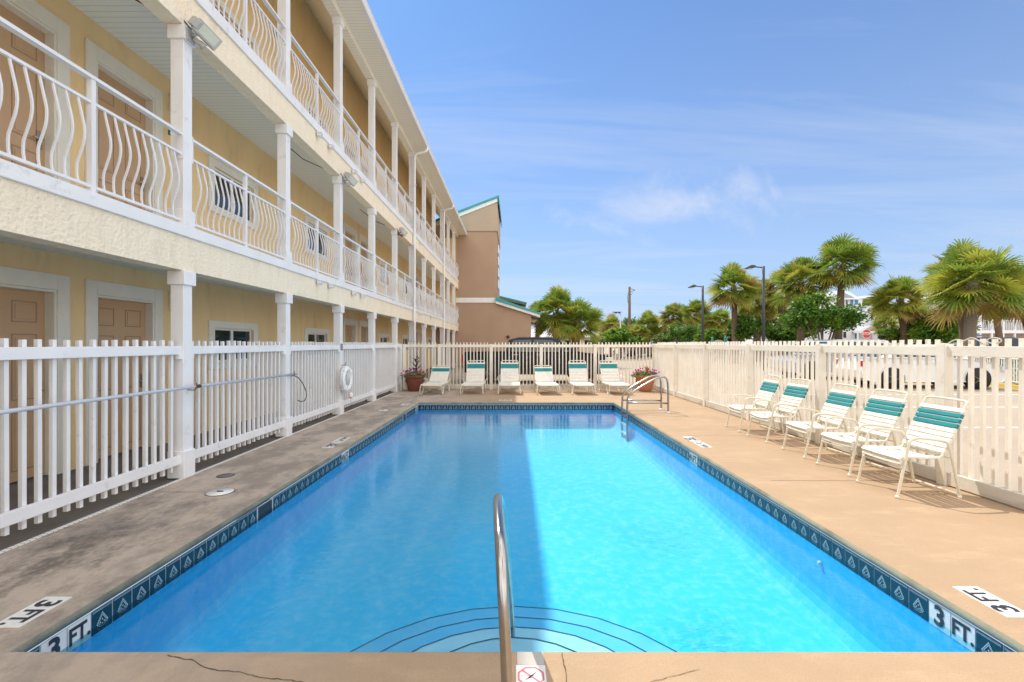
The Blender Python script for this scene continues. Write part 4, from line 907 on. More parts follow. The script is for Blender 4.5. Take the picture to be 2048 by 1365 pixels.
# ------------------------------------------------------------ vehicles
M_car = {}
def paint(n, c, metal=.0): return mat('paint_'+n, c, .3, metal, spec=.25 if n in ('black', 'navy') else .5, coat=.15 if n in ('black', 'navy') else .8, var=tuple(v*.97 for v in c))
def wheel(q_t, q_r, x, y, r, w_=.11):
    q_t.tube([(x, y-w_, r), (x, y-w_*.7, r), (x, y+w_*.7, r), (x, y+w_, r)], [r*.94, r, r, r*.94], 24)
def car(name, loc, rz, label, cat, prof, roofline, win, W, pm, wheels, r, lights, chrome=False, group=None):
    """prof: lower body side outline (x,z) closed; roofline: greenhouse outline (x,z); win: list of window quads; local x = forward"""
    o = thing(name, loc, label, cat, group, rz)
    bd = MB(); n = len(prof); ins = .05
    v = []
    for (yy, sc) in ((-W/2+.07, .0), (-W/2, 1), (W/2, 1), (W/2-.07, 0)):
        for (x, z) in prof:
            cx = sum(p[0] for p in prof)/n; k = 1 if sc else .985
            zz1 = z if sc else (z-.03 if z > .75 else z); v.append((cx+(x-cx)*k, yy, zz1))
    fs = [tuple(range(n-1, -1, -1)), tuple(range(3*n, 4*n))]
    for a in range(3):
        for i in range(n): fs.append((a*n+i, a*n+(i+1) % n, (a+1)*n+(i+1) % n, (a+1)*n+i))
    bd.raw(v, fs); b_ = bd.build('body', pm, o, local=True, bevel=.03)
    n = len(roofline); v = []; zmin = min(p[1] for p in roofline); zmax = max(p[1] for p in roofline)
    def yw(z): t = (z-zmin)/(zmax-zmin); return W/2-.06-.17*t
    for s_ in (-1, 1):
        for (x, z) in roofline: v.append((x, s_*yw(z), z))
    cb = MB(); cb.raw(v, [tuple(range(n-1, -1, -1)), tuple(range(n, 2*n))]+[(i, (i+1) % n, n+(i+1) % n, n+i) for i in range(n)]); cb.build('cabin', pm, o, local=True, bevel=.03)
    g_ = MB()
    for wq in win:
        for s_ in (-1, 1): g_.raw([(x, s_*(yw(z)+.006), z) for (x, z) in wq], [tuple(range(len(wq)))])
    # windscreen & rear glass
    rl = sorted(roofline, key=lambda p: p[0])
    fr_ = [p for p in roofline]
    def screen(p, q_):
        a = .08; P = (p[0]+(q_[0]-p[0])*a, p[1]+(q_[1]-p[1])*a); Q = (p[0]+(q_[0]-p[0])*(1-a), p[1]+(q_[1]-p[1])*(1-a)); d = Vector((q_[0]-p[0], 0, q_[1]-p[1])).normalized(); nn = Vector((d.z, 0, -d.x))
        if nn.z < 0: nn = -nn
        g_.quad(*[Vector((pp[0], s_*(yw(pp[1])-.08), pp[1]))+nn*.008 for pp, s_ in ((P, -1), (P, 1), (Q, 1), (Q, -1))])
    screen(roofline[0], roofline[1]); screen(roofline[-1], roofline[-2])
    g_.build('windows', M_glass, o, local=True)
    for (x) in wheels:
        for s_ in (-1, 1):
            t_ = MB(); wheel(t_, None, x, s_*(W/2-.12), r); wh = t_.build('wheel', M_black, o, local=True)
            q = MB(); yy = s_*(W/2-.003); q.tube([(x, yy-s_*.03, r), (x, yy, r)], r*.62, 20)
            q.build('rim', M_dark if chrome == 'dark' else M_steel, wh, local=True)
            q = MB()
            for k in range(5): a = 2*pi*k/5; q.bar((x, yy+s_*.004, r), (x+r*.58*cos(a), yy+s_*.004, r+r*.58*sin(a)), .05, .012)
            q.build('spokes', M_steel, wh, local=True)
            q = MB(); q.tube([(x, s_*(W/2-.20), r+.02), (x, s_*(W/2+.002), r+.02)], r*1.13, 24); q.build('wheel_arch', M_black, o, local=True)
    for (x0, x1, z0, z1, m) in lights:
        for s_ in (-1, 1):
            q = MB(); q.box(x0, x1, s_*(W/2-.16)-.09, s_*(W/2-.16)+.175*1.0 if s_ > 0 else -(W/2-.16)+.09, z0, z1) if s_ > 0 else q.box(x0, x1, -(W/2+.015), -(W/2-.25), z0, z1); q.build('headlight' if x1 > 0 else 'tail_light', m, o, local=True, bevel=.01)
    q = MB()
    for s_ in (-1, 1):
        for (x0) in win[0][0][:1]: pass
        xs_ = [p[0] for wq in win for p in wq]; xm = max(xs_)-.25
        q.obox((xm, s_*(W/2+.09), zmin+.07), Vector((1, 0, 0)), Vector((0, 1, 0)), Vector((0, 0, 1)), .07, .09, .06)
    q.build('side_mirror', pm, o, local=True, bevel=.02)
    q = MB()
    for wq in win:
        xm = sum(p[0] for p in wq)/len(wq)-.25
        for s_ in (-1, 1): q.box(xm-.09, xm+.09, s_*(W/2+.012)-.012, s_*(W/2+.012)+.012, zmin-.12, zmin-.09)
    q.build('door_handle', M_steel if chrome else pm, o, local=True)
    if chrome is True:
        q = MB(); xs_ = [p[0] for wq in win for p in wq]
        for s_ in (-1, 1): q.bar((min(xs_), s_*(yw(zmin)+.012), zmin+.03), (max(xs_), s_*(yw(zmin)+.012), zmin+.03), .012, .02)
        q.build('window_trim', M_steel, o, local=True)
    return o
M_tail = flat('tail_lens', (.45, .01, .01), .15); M_head = mat('head_lens', (.7, .72, .75), .1); M_amber = flat('amber_lens', (.6, .2, .02), .2)
PB = paint('black', (.006, .008, .016)); PWh = paint('white', (.78, .79, .80)); PSi = paint('silver', (.45, .48, .52), .3); PNv = paint('navy', (.02, .03, .06))
# black crew cab pickup
tp = [(-2.9, .45), (-2.95, .62), (-2.92, 1.22), (-.95, 1.24), (2.15, 1.24), (2.35, 1.20), (3.35, 1.10), (3.58, .98), (3.62, .60), (3.55, .42), (2.9, .36), (-2.4, .36)]
tp = [(x*.87-.05, z) for x, z in tp]
tr_ = [(-.98, 1.22), (-.84, 1.70), (-.5, 1.78), (.75, 1.78), (1.0, 1.70), (1.75, 1.22)]
car('pickup_truck', (.62, 19.0, -.03), 0, 'black crew cab pickup truck parked behind the far picket fence', 'pickup truck', tp, tr_, [[(-.75, 1.27), (-.68, 1.66), (.02, 1.69), (.02, 1.27)], [(.10, 1.27), (.10, 1.69), (.80, 1.67), (1.42, 1.27)]], 1.96, PB, (-1.72, 1.98), .40, [(-2.63, -2.55, .80, 1.12, M_tail), (2.85, 3.05, .86, 1.02, M_head)], True)
# white sedan
sp_ = [(-2.25, .35), (-2.32, .62), (-2.22, .98), (-1.6, 1.06), (1.0, 1.02), (1.9, .88), (2.22, .70), (2.26, .42), (2.1, .24), (-2.0, .24)]
sr_ = [(-1.75, 1.03), (-.95, 1.44), (-.3, 1.51), (.25, 1.50), (1.25, 1.0)]
sw_ = [[(-1.25, 1.08), (-.75, 1.40), (-.18, 1.45), (-.18, 1.07)], [(-.10, 1.07), (-.10, 1.45), (.25, 1.43), (.95, 1.06)]]
car('parked_car', (14.25, 16.9, -.03), radians(-6), 'white sedan with red tail light parked just beyond the right fence', 'car', sp_, sr_, sw_, 1.80, PWh, (-1.30, 1.36), .33, [(-2.30, -2.18, .75, .95, M_tail), (2.05, 2.2, .62, .76, M_head)], False, 'cars parked in the lot beyond the right fence')
vp_ = [(-2.3, .40), (-2.36, .70), (-2.32, 1.05), (1.1, 1.08), (2.05, .98), (2.3, .80), (2.32, .45), (2.15, .28), (-2.1, .28)]
vr_ = [(-2.28, 1.04), (-2.12, 1.55), (-1.9, 1.70), (.2, 1.72), (.5, 1.66), (1.25, 1.06)]
vw_ = [[(-2.05, 1.12), (-1.95, 1.52), (-1.35, 1.60), (-1.35, 1.12)], [(-1.28, 1.12), (-1.28, 1.60), (-.42, 1.62), (-.42, 1.12)], [(-.34, 1.12), (-.34, 1.62), (.30, 1.60), (.95, 1.12)]]
car('parked_suv', (14.2, 21.3, -.03), radians(180), 'silver SUV with roof rack parked behind the white sedan', 'suv', vp_, vr_, vw_, 1.85, PSi, (-1.4, 1.42), .36, [(-2.36, -2.26, .8, 1.1, M_tail), (2.12, 2.26, .72, .86, M_head)], False, 'cars parked in the lot beyond the right fence')
car('parked_suv', (33.4, 34, .1), radians(78), 'dark SUV far right, parked in front of the balconied house', 'suv', vp_, [(x, z*1.08) for x, z in vr_], [[(x, z*1.08) for x, z in w_] for w_ in vw_], 1.9, PNv, (-1.4, 1.42), .36, [(-2.36, -2.26, .8, 1.1, M_tail), (2.12, 2.26, .72, .86, M_head)], False)
car('parked_suv', (15.2, 57, -.03), 0, 'silver grey truck far across the lot, seen over the far fence', 'suv', vp_, vr_, vw_, 1.85, PSi, (-1.4, 1.42), .38, [(-2.36, -2.26, .8, 1.1, M_tail), (2.12, 2.26, .72, .86, M_head)], False)
car('parked_car', (27.5, 46, -.03), radians(170), 'small blue-green car in shade under the far palms', 'car', sp_, sr_, sw_, 1.8, paint('teal', (.10, .22, .25)), (-1.30, 1.36), .33, [(-2.30, -2.18, .75, .95, M_tail), (2.05, 2.2, .62, .76, M_head)], False)
# wheel stops
ws = [((-3.1, 16.5), 0, 'yellow wheel stop behind the left end of far fence'), ((-1.55, 16.5), 0, 'yellow wheel stop by the rear of the black pickup'), ((15.9, 18.6), 0, 'yellow wheel stop under the white sedan')]
for (p, a, lb) in ws:
    q = MB(); q.prism([(-.09, 0), (.09, 0), (.055, .13), (-.055, .13)], 'X', -.8, .8); o = q.build('wheel_stop', M_yellow, bevel=.01); o.location = (p[0], p[1], -.03); tag(o, lb, 'wheel stop', 'yellow wheel stops in the lot')
# parking lines
q = MB()
for (x0, x1, y0, y1) in ((6, 17, 11.4, 11.5), (6, 17, 8.6, 8.7), (6, 17, 14.2, 14.3), (5.0, 5.1, 22, 27), (8, 8.1, 22, 27), (11, 11.1, 22, 27)): q.quad((x0, y0, -.026), (x1, y0, -.026), (x1, y1, -.026), (x0, y1, -.026))
struct('parking_lines', q, M_line)
# white tube fence with yellow curb beyond the lot
A0 = Vector((16.6, 14.2, 0)); A1 = Vector((18.7, 20.6, 0)); d = (A1-A0); LN = d.length; d.normalize()
o = thing('metal_fence', A0, 'low white metal railing above a yellow kerb at the lot edge, far right', 'fence')
q = MB(); q.bar(A0+Vector((0, 0, .98)), A1+Vector((0, 0, .98)), .05, .04); q.bar(A0+Vector((0, 0, .18)), A1+Vector((0, 0, .18)), .04, .04); q.build('rail', M_white, o)
q = MB(); n = int(LN/.13)
for k in range(n): p = A0+d*(LN*(k+.5)/n); q.bar(p+Vector((0, 0, .2)), p+Vector((0, 0, .96)), .025)
q.build('bar_panel', M_white, o)
for k in range(5): q = MB(); p = A0+d*LN*k/4; q.bar(p, p+Vector((0, 0, 1.03)), .05); q.build('post', M_white, o)
q = MB(); nn = Vector((-d.y, d.x, 0)); q.bar(A0-Vector((0, 0, -.02))+nn*.2, A1+nn*.2+Vector((0, 0, .02)), .16, .14); struct('kerb', q, M_yellow)

# ------------------------------------------------------------ vegetation
def palm_crown(seed, R, nleaf=84, dry=.18, yellow=.35):
    rnd = random.Random(seed); q = MB(); up = Vector((0, 0, 1))
    for i in range(nleaf):
        t = (i+.5)/nleaf; el = radians(88-138*t**.95)+rnd.uniform(-.12, .12); az = i*2.39996+rnd.uniform(-.3, .3)
        d = Vector((cos(az)*cos(el), sin(az)*cos(el), sin(el)))
        lp = R*rnd.uniform(.34, .56); lb = R*rnd.uniform(.42, .54)
        mi = 0
        if t > .90: mi = 2 if rnd.random() < dry*2.5 else 1
        elif t > .55: mi = 1 if rnd.random() < yellow*1.2 else 0
        else: mi = 1 if rnd.random() < yellow*.6 else 0
        if rnd.random() < dry*.3: mi = 2
        # petiole bends down
        p0 = Vector((0, 0, 0)); p1 = d*lp*.6; p2 = d*lp+Vector((0, 0, -.06*R))
        s_ = d.cross(up)
        if s_.length < .1: s_ = Vector((cos(az+1.57), sin(az+1.57), 0))
        s_.normalize(); n_ = s_.cross(d).normalized(); wd = .018*R/1.6
        q.quad(p0-s_*wd, p1-s_*wd*.8, p1+s_*wd*.8, p0+s_*wd, mi); q.quad(p1-s_*wd*.8, p2-s_*wd*.5, p2+s_*wd*.5, p1+s_*wd*.8, mi)
        # fan, twisted
        if rnd.random() < .18: p2 = p2+d*R*.16+Vector((0, 0, -.04*R))
        lb *= rnd.choice((.8, .9, 1, 1, 1.12)); tw = rnd.uniform(-.7, .7); sf = (s_*cos(tw)+n_*sin(tw)).normalized(); nf = sf.cross(d).normalized(); nb = 22
        for b in range(nb):
            a = radians(-115+230*b/(nb-1))+rnd.uniform(-.04, .04); L_ = lb*(.62+.38*cos(a*.72))*rnd.uniform(.88, 1.06)
            bd = (d*cos(a)+sf*sin(a)+nf*(.22*abs(sin(a)))).normalized(); ws = bd.cross(nf).normalized()*(.032*R/1.6)*rnd.uniform(.8, 1.2)
            m1 = p2+bd*L_*.5+Vector((0, 0, -.05*L_)); m2 = p2+bd*L_*.82+Vector((0, 0, -.15*L_)); tip = p2+bd*L_*.98+Vector((0, 0, -(.20+.16*rnd.random())*L_))
            mj = mi if rnd.random() > .08 else 1
            q.quad(p2-ws*.35, m1-ws, m1+ws, p2+ws*.35, mj); q.quad(m1-ws, m2-ws*.55, m2+ws*.55, m1+ws, mj); q.tri(m2-ws*.55, tip, m2+ws*.55, mj)
    return q
CROWN = {}
def palm(px, py, rpx, Y, label, trunk_px=None, boots=False, dry=.18, yellow=.35, variant=0, lean=0.0, bark=None):
    R = rpx*Y/F*1.22; ctr = at(px, py, Y)+Vector((0, 0, .10*R)); bx = ((trunk_px or px)-CX)/F*Y
    o = thing('palm_tree', (bx, Y, -.03), label, 'palm tree', 'palm trees beyond the fences')
    zc_ = ctr.z-.12*R; h = zc_+.03
    q = MB(); n = 10; pts = []; rs = []; tr = .17 if R < 1.9 else .20
    if boots: tr = .24
    for k in range(n+1):
        t = k/n; pts.append((bx+(ctr.x-bx)*t**1.5, Y, -.03+h*t)); rs.append(tr*(1.25-.30*t) if not boots else tr*(.95+.25*t))
    q.tube(pts, rs, 12); q.build('trunk', bark or M_bark, o)
    if boots or True:
        b_ = MB(); rnd = random.Random(int(px)); z0 = h*.05 if boots else h*.86; dz = h-z0; nb = int(130 if boots else 34)
        for k in range(nb):
            t = (z0+dz*rnd.random())/h; a = rnd.uniform(0, 2*pi); c0 = Vector((bx+(ctr.x-bx)*t**1.5, Y, -.03+h*t)); rr = tr*(1.0 if boots else 1.0-.2*t); d = Vector((cos(a), sin(a), 0)); s_ = Vector((-sin(a), cos(a), 0))
            p = c0+d*rr*.9; l = rnd.uniform(.10, .24); tip = p+d*l*.55+Vector((0, 0, l)); b_.quad(p-s_*.05, tip-s_*.02, tip+s_*.02, p+s_*.05); b_.tri(p-s_*.05, p-Vector((0, 0, .1)), p+s_*.05)
        b_.build('leaf_bases', M_bark2 if boots else M_bark, o)
    key = (variant, round(dry, 2), round(yellow, 2))
    if key not in CROWN:
        cm = palm_crown(variant*13+5, 1.0, dry=dry, yellow=yellow); c_ = cm.build('crown', [M_pg, M_py, M_pb], o, local=True); CROWN[key] = c_.data
    else: c_ = bpy.data.objects.new('crown', CROWN[key]); col.objects.link(c_); c_.parent = o
    c_.location = (ctr.x-bx, 0, zc_+.03); c_.scale = (R, R, R*.98); c_.rotation_euler = (0, 0, px*.7)
    return o
palm(1114, 624, 52, 33, 'full green palm, left of the twin palms behind the black pickup', trunk_px=1112, boots=True, variant=1, dry=.1, yellow=.3)
palm(1158, 643, 46, 32, 'rough trunked palm, right of the twin palms behind the black pickup', trunk_px=1147, boots=True, variant=2, dry=.1, yellow=.3)
palm(1075, 628, 26, 40, 'small yellowish palm just right of the teal lean-to roof', variant=4, dry=.2, yellow=.9)
palm(1222, 655, 27, 55, 'brownish palm in front of the thin floodlight pole', variant=3, dry=.9, yellow=.5)
palm(1240, 665, 22, 52, 'short dry palm just right of the thin floodlight pole', variant=4, dry=.9, yellow=.5)
palm(1262, 668, 22, 58, 'dusty palm at the foot of the tall utility pole', variant=5, dry=.7, yellow=.7)
palm(1297, 650, 29, 55, 'round bright green palm right of the utility pole', variant=1, dry=.3, yellow=.6)
palm(1280, 668, 22, 52, 'low yellow-brown palm left of the round bright palm', variant=5, dry=.7, yellow=.7)
palm(1346, 633, 30, 52, 'brown skirted palm, left of pair behind the dark round shrub', variant=3, dry=.9, yellow=.5)
palm(1392, 628, 32, 50, 'palm directly behind the shorter street lamp', variant=2, dry=.4, yellow=.6)
palm(1366, 650, 24, 54, 'low palm between two taller ones behind the round shrub', variant=4, dry=.7, yellow=.7)
palm(1440, 642, 26, 48, 'low yellow-green palm right of the shorter street lamp', variant=5, dry=.4, yellow=.7)
palm(1467, 573, 47, 36, 'tall open crowned palm left of the taller street lamp', trunk_px=1471, variant=1, dry=.3, yellow=.3)
palm(1515, 605, 42, 40, 'shaggy palm partly behind the taller street lamp', trunk_px=1516, variant=2, dry=.4, yellow=.4)
palm(1562, 575, 40, 38, 'yellow-green palm right of the taller street lamp', trunk_px=1561, variant=3, dry=.4, yellow=.9)
palm(1602, 562, 50, 34, 'leafy palm rising above left side of the big spreading tree', trunk_px=1601, variant=4, dry=.15, yellow=.5)
palm(1584, 615, 30, 40, 'dry yellow palm half hidden behind the spreading tree', variant=5, dry=.9, yellow=.9)
palm(1686, 528, 57, 32, 'tallest dark green palm standing above the white house', trunk_px=1675, variant=2, dry=.25, yellow=.2)
palm(1738, 612, 20, 75, 'slim small palm in front of the white house', trunk_px=1746, variant=1, dry=.2, yellow=.3)
palm(1800, 598, 52, 31, 'drooping yellow-green palm between the house and bright shrub', trunk_px=1814, variant=5, dry=.3, yellow=.8)
palm(1770, 650, 24, 45, 'low palm behind the pale bush near the stop sign', trunk_px=1772, variant=3, dry=.5, yellow=.4)
palm(1856, 650, 34, 42, 'green palm low behind the bright round shrub', variant=4, dry=.3, yellow=.4)
palm(1945, 565, 78, 20.5, 'largest palm with ragged leaning trunk, near right edge', trunk_px=1937, variant=1, dry=.2, yellow=.55, bark=M_bark2)
palm(1918, 545, 60, 22.5, 'tall straight palm behind the largest one, near right edge', trunk_px=1932, variant=3, dry=.3, yellow=.3)
palm(2040, 590, 62, 21, 'palm cut by the right edge of the picture', trunk_px=2075, variant=2, dry=.5, yellow=.5)
palm(1988, 600, 34, 32, 'slender leaning palm trunk in front of the balconied house', trunk_px=2003, variant=4, dry=.4, yellow=.5)

def leafy(name, px, py, rx, rz, Y, label, cat, n=2600, mats=(0, 0, 1), leaf=.17, trunks=3, open_=0.0):
    c0 = at(px, py, Y); RX_ = rx*Y/F; RZ_ = rz*Y/F; RY_ = min(RX_, 2.2); o = thing(name, (c0.x, Y, -.03), label, cat); rnd = random.Random(int(px*3+py)); q = MB()
    nc = 46; cl_ = []
    for k in range(nc):
        u = Vector((rnd.gauss(0, 1), rnd.gauss(0, 1), rnd.gauss(0, 1))).normalized()*(rnd.random()**.35)*.9; cl_.append((Vector((c0.x+u.x*RX_, Y+u.y*RY_, c0.z+u.z*RZ_)), rnd.uniform(.14, .27)*min(RX_, RZ_*1.6), rnd.random()))
    for k in range(int(n*1.7)):
        c_, r_, tone = rnd.choice(cl_); p = c_+Vector((rnd.gauss(0, .55), rnd.gauss(0, .55), rnd.gauss(0, .42)))*r_
        if p.z < 0: p.z = rnd.uniform(0, .3)
        d = Vector((rnd.uniform(-1, 1), rnd.uniform(-1, 1), rnd.uniform(-.5, .9))).normalized(); s_ = d.cross(Vector((rnd.uniform(-1, 1), rnd.uniform(-1, 1), 1))).normalized(); l = leaf*1.25*rnd.uniform(.6, 1.3)
        q.quad(p, p+d*l*.5+s_*l*.30, p+d*l, p+d*l*.5-s_*l*.30, mats[int(tone*len(mats)) % len(mats)] if rnd.random() < .8 else rnd.choice(mats))
    q.build('crown', [M_lf, M_lf2, M_lf3], o)
    q = MB()
    for k in range(trunks):
        bx = c0.x+rnd.uniform(-.25, .25); e = Vector((c0.x+rnd.uniform(-.6, .6)*RX_, Y+rnd.uniform(-.3, .3), c0.z+rnd.uniform(-.3, .3)*RZ_)); m_ = Vector((bx*.6+e.x*.4, Y, e.z*.45)); q.tube(smooth_path([(bx, Y, -.03), m_, e], 2), [.09]+[.07]*4+[.05]*(len(smooth_path([(bx, Y, -.03), m_, e], 2))-5), 7)
    q.build('trunk', M_bark2, o); return o
leafy('round_shrub', 1370, 668, 38, 24, 46, 'dark round shrub with yellow-green patches left of the shorter street lamp', 'shrub')
leafy('round_shrub', 1425, 676, 30, 17, 40, 'bright yellow-green bush behind the teal topped sign', 'shrub', mats=(1, 1, 1, 0))
leafy('broadleaf_tree', 1503, 655, 46, 28, 36, 'dense green tree left of the taller street lamp', 'tree', n=3200)
leafy('round_shrub', 1568, 672, 32, 17, 36, 'dark low shrub right of the taller street lamp', 'shrub', mats=(0, 0, 0, 0, 1))
leafy('broadleaf_tree', 1642, 632, 76, 40, 30, 'large spreading tree with many thin stems before the white house', 'tree', n=6000, trunks=7)
leafy('round_shrub', 1866, 658, 46, 34, 30, 'bright green round shrub between two palms, right of the stop sign', 'shrub', n=3600, mats=(0, 1, 1, 0))
leafy('round_shrub', 1792, 672, 30, 18, 32, 'sparse pale yellow bush just right of the stop sign', 'shrub', n=1100, mats=(1, 1, 2))
leafy('round_shrub', 1240, 682, 20, 10, 50, 'small bright bush at the foot of the floodlight pole', 'shrub', n=900, mats=(1, 0))
leafy('round_shrub', 1270, 682, 24, 11, 48, 'small dark bush below the utility pole', 'shrub', n=900, mats=(0, 1))
leafy('round_shrub', 1325, 680, 20, 12, 48, 'grey-green bush below the brown skirted palms', 'shrub', n=1000, mats=(2, 2, 1))
leafy('round_shrub', 1200, 684, 26, 8, 50, 'low hedge in front of the pale metal roofed building', 'shrub', n=900, mats=(1, 2, 0))
leafy('broadleaf_tree', 1430, 650, 26, 24, 52, 'thin grey-green tree behind the shorter street lamp', 'tree', n=1200, mats=(2, 2, 0))
leafy('broadleaf_tree', 1320, 668, 30, 20, 62, 'hazy green tree far behind the row of palms', 'tree', n=1500, mats=(2, 0))
leafy('broadleaf_tree', 1225, 680, 50, 16, 70, 'far low grey-green tree behind the floodlight pole', 'tree', n=1800, mats=(2, 0))
leafy('broadleaf_tree', 1545, 655, 40, 26, 60, 'far tree seen between the taller lamp and spreading tree', 'tree', n=1500, mats=(2, 0, 1))
for k, (px, py, rx, rz, Y, mt, nm) in enumerate((
    (1205, 668, 30, 20, 66, (0, 0, 2), 'dark far tree just right of the pale metal roof'), (1262, 664, 34, 24, 64, (0, 2, 0), 'dark far tree mass behind the base of the utility pole'),
    (1312, 658, 30, 26, 58, (0, 0, 1), 'dark far tree between round bright palm and skirted palms'), (1412, 655, 34, 30, 56, (0, 0, 2), 'dark far tree behind the bright bush by the teal sign'),
    (1470, 660, 36, 26, 50, (0, 0, 1), 'dark far tree behind the tall open crowned palm'), (1535, 640, 34, 36, 48, (0, 2, 0), 'dark far tree just right of the taller street lamp pole'),
    (1600, 655, 34, 26, 44, (0, 0, 1), 'dark tree behind the stems of the spreading tree'), (1830, 640, 34, 30, 46, (0, 0, 2), 'dark far tree behind drooping yellow-green palm'),
    (1905, 650, 34, 30, 40, (0, 0, 1), 'dark tree behind the bright round shrub at right'), (1235, 676, 30, 14, 46, (0, 1, 0), 'mid green bush below the brownish palm'))):
    leafy('broadleaf_tree', px, py, rx, rz, Y, nm, 'tree', n=1900, mats=mt, leaf=.26)
q = MB(); rnd = random.Random(3)
for k in range(5200):
    t = rnd.random(); p = A0+d*(t*LN*1.6-2)+nn*(-.5)+Vector((rnd.uniform(-.3, .3), rnd.uniform(-.3, .3), rnd.uniform(0, 1.25))); dd = Vector((rnd.uniform(-1, 1), rnd.uniform(-1, 1), rnd.uniform(-.4, 1))).normalized(); s_ = dd.cross(Vector((.3, rnd.random(), 1))).normalized(); l = rnd.uniform(.06, .12)
    q.quad(p, p+dd*l*.5+s_*l*.3, p+dd*l, p+dd*l*.5-s_*l*.3, rnd.choice((0, 1, 1)))
o = q.build('hedge', [M_lf, M_lf2]); tag(o, 'clipped yellow-green hedge behind the low white metal railing', 'hedge')

# ------------------------------------------------------------ lamps, poles, signs
def street_lamp(px, ytop, Y, x_arm, label):
    b = at(px, ytop, Y); o = thing('street_lamp', (b.x, Y, -.03), label, 'street lamp'); pc = mat('bronze_pole', (.05, .055, .065), .5, .3)
    q = MB(); q.tube([(b.x, Y, -.03), (b.x, Y, b.z)], [.095, .075], 10); q.build('pole', pc, o)
    e = at(x_arm, ytop, Y); q = MB(); q.tube([(b.x, Y, b.z-.08), (b.x-.5, Y, b.z-.03), (b.x+(e.x-b.x)*.55, Y, b.z-.03)], .035, 8); q.build('arm', pc, o)
    L_ = e.x-b.x; q = MB(); q.prism([(b.x+L_*.5, b.z-.08), (b.x+L_*.5, b.z+.03), (b.x+L_*.72, b.z+.06), (b.x+L_, b.z-.10), (b.x+L_*.99, b.z-.15)], 'Y', Y-.17, Y+.17); h = q.build('lamp_head', pc, o, bevel=.02)
    q = MB(); q.box(b.x+L_*.92, b.x+L_*.62, Y-.12, Y+.12, b.z-.155, b.z-.125); q.build('lens', M_lens, h)
street_lamp(1405.5, 572, 34, 1377, 'shorter dark street lamp, arm pointing left, among far palms')
street_lamp(1527, 533, 27, 1491, 'taller grey street lamp nearest to the right fence')
Y = 62; b = at(1259, 574, Y); o = thing('utility_pole', (b.x, Y, -.03), 'tall wooden utility pole with brackets and faint wires', 'utility pole')
q = MB(); q.tube([(b.x, Y, -.03), (b.x, Y, b.z)], [.22, .15], 10); q.build('pole', M_bark, o)
q = MB(); q.bar((b.x, Y, b.z-.2), (b.x+.75, Y, b.z-.45), .06); q.bar((b.x, Y, b.z-.75), (b.x+.7, Y, b.z-.45), .06); q.bar((b.x, Y, b.z-1.1), (b.x+.4, Y, b.z-.9), .06); q.tube([(b.x-.1, Y, b.z-.5), (b.x-.25, Y, b.z-1.3), (b.x-.2, Y, b.z-2.1), (b.x, Y, b.z-2.3)], .03, 6); q.build('bracket', M_dark, o)
def wire(p, q_, sag, name, label, r=.012):
    m_ = MB(); p = Vector(p); q_ = Vector(q_); m_.tube([p+(q_-p)*t+Vector((0, 0, -sag*4*t*(1-t))) for t in [i/16 for i in range(17)]], r, 5); tag(m_.build(name, M_grey), label, 'wire', 'overhead wires')
wire((b.x, Y, b.z-.3), (70, 70, 3.5+b.z-1.8), .6, 'power_line', 'upper faint wire running right from the utility pole')
wire((b.x, Y, b.z-2.2), (70, 70, b.z-2.4), .6, 'power_line', 'lower faint wire running right from the utility pole')
wire(at(1700, 540, 60), at(2300, 385, 40), .5, 'power_line', 'topmost faint wire crossing the sky at upper right', .01)
wire(at(1700, 560, 60), at(2300, 410, 40), .5, 'power_line', 'lower faint wire crossing the sky at upper right', .01)
Y = 50; b = at(1241, 625, Y); o = thing('floodlight_pole', (b.x, Y, -.03), 'thin pale pole with flat arm, left of the utility pole', 'lamp post')
q = MB(); q.tube([(b.x, Y, -.03), (b.x, Y, b.z)], .07, 8); q.build('pole', M_pole, o)
q = MB(); q.box(b.x-.85, b.x+.1, Y-.06, Y+.06, b.z-.02, b.z+.05); q.box(b.x-.6, b.x-.35, Y-.1, Y+.1, b.z-.12, b.z-.02); q.box(b.x-.25, b.x-.05, Y-.1, Y+.1, b.z-.12, b.z-.02); q.build('arm', M_dark, o)
# stop sign
Y = 40; c0 = at(1733, 668, Y); o = thing('stop_sign', (c0.x, Y, -.03), 'red octagonal STOP sign before the white house', 'stop sign')
q = MB(); r = .40; q.prism([(c0.x+r*cos(pi/8+k*pi/4), c0.z+r*sin(pi/8+k*pi/4)) for k in range(8)], 'Y', Y-.01, Y+.01); q.build('plate', M_line, o)
q = MB(); r = .365; q.prism([(c0.x+r*cos(pi/8+k*pi/4), c0.z+r*sin(pi/8+k*pi/4)) for k in range(8)], 'Y', Y-.016, Y-.0101); q.build('red_face', M_red, o)
q = MB(); q.text('STOP', .32, (c0.x, Y-.02, c0.z), (1, 0, 0), (0, 0, 1), bold=.02, sx=.85); q.build('lettering', M_line, o)
q = MB(); q.box(c0.x-.03, c0.x+.03, Y+.012, Y+.06, -.03, c0.z+.3); q.build('post', M_grey, o)
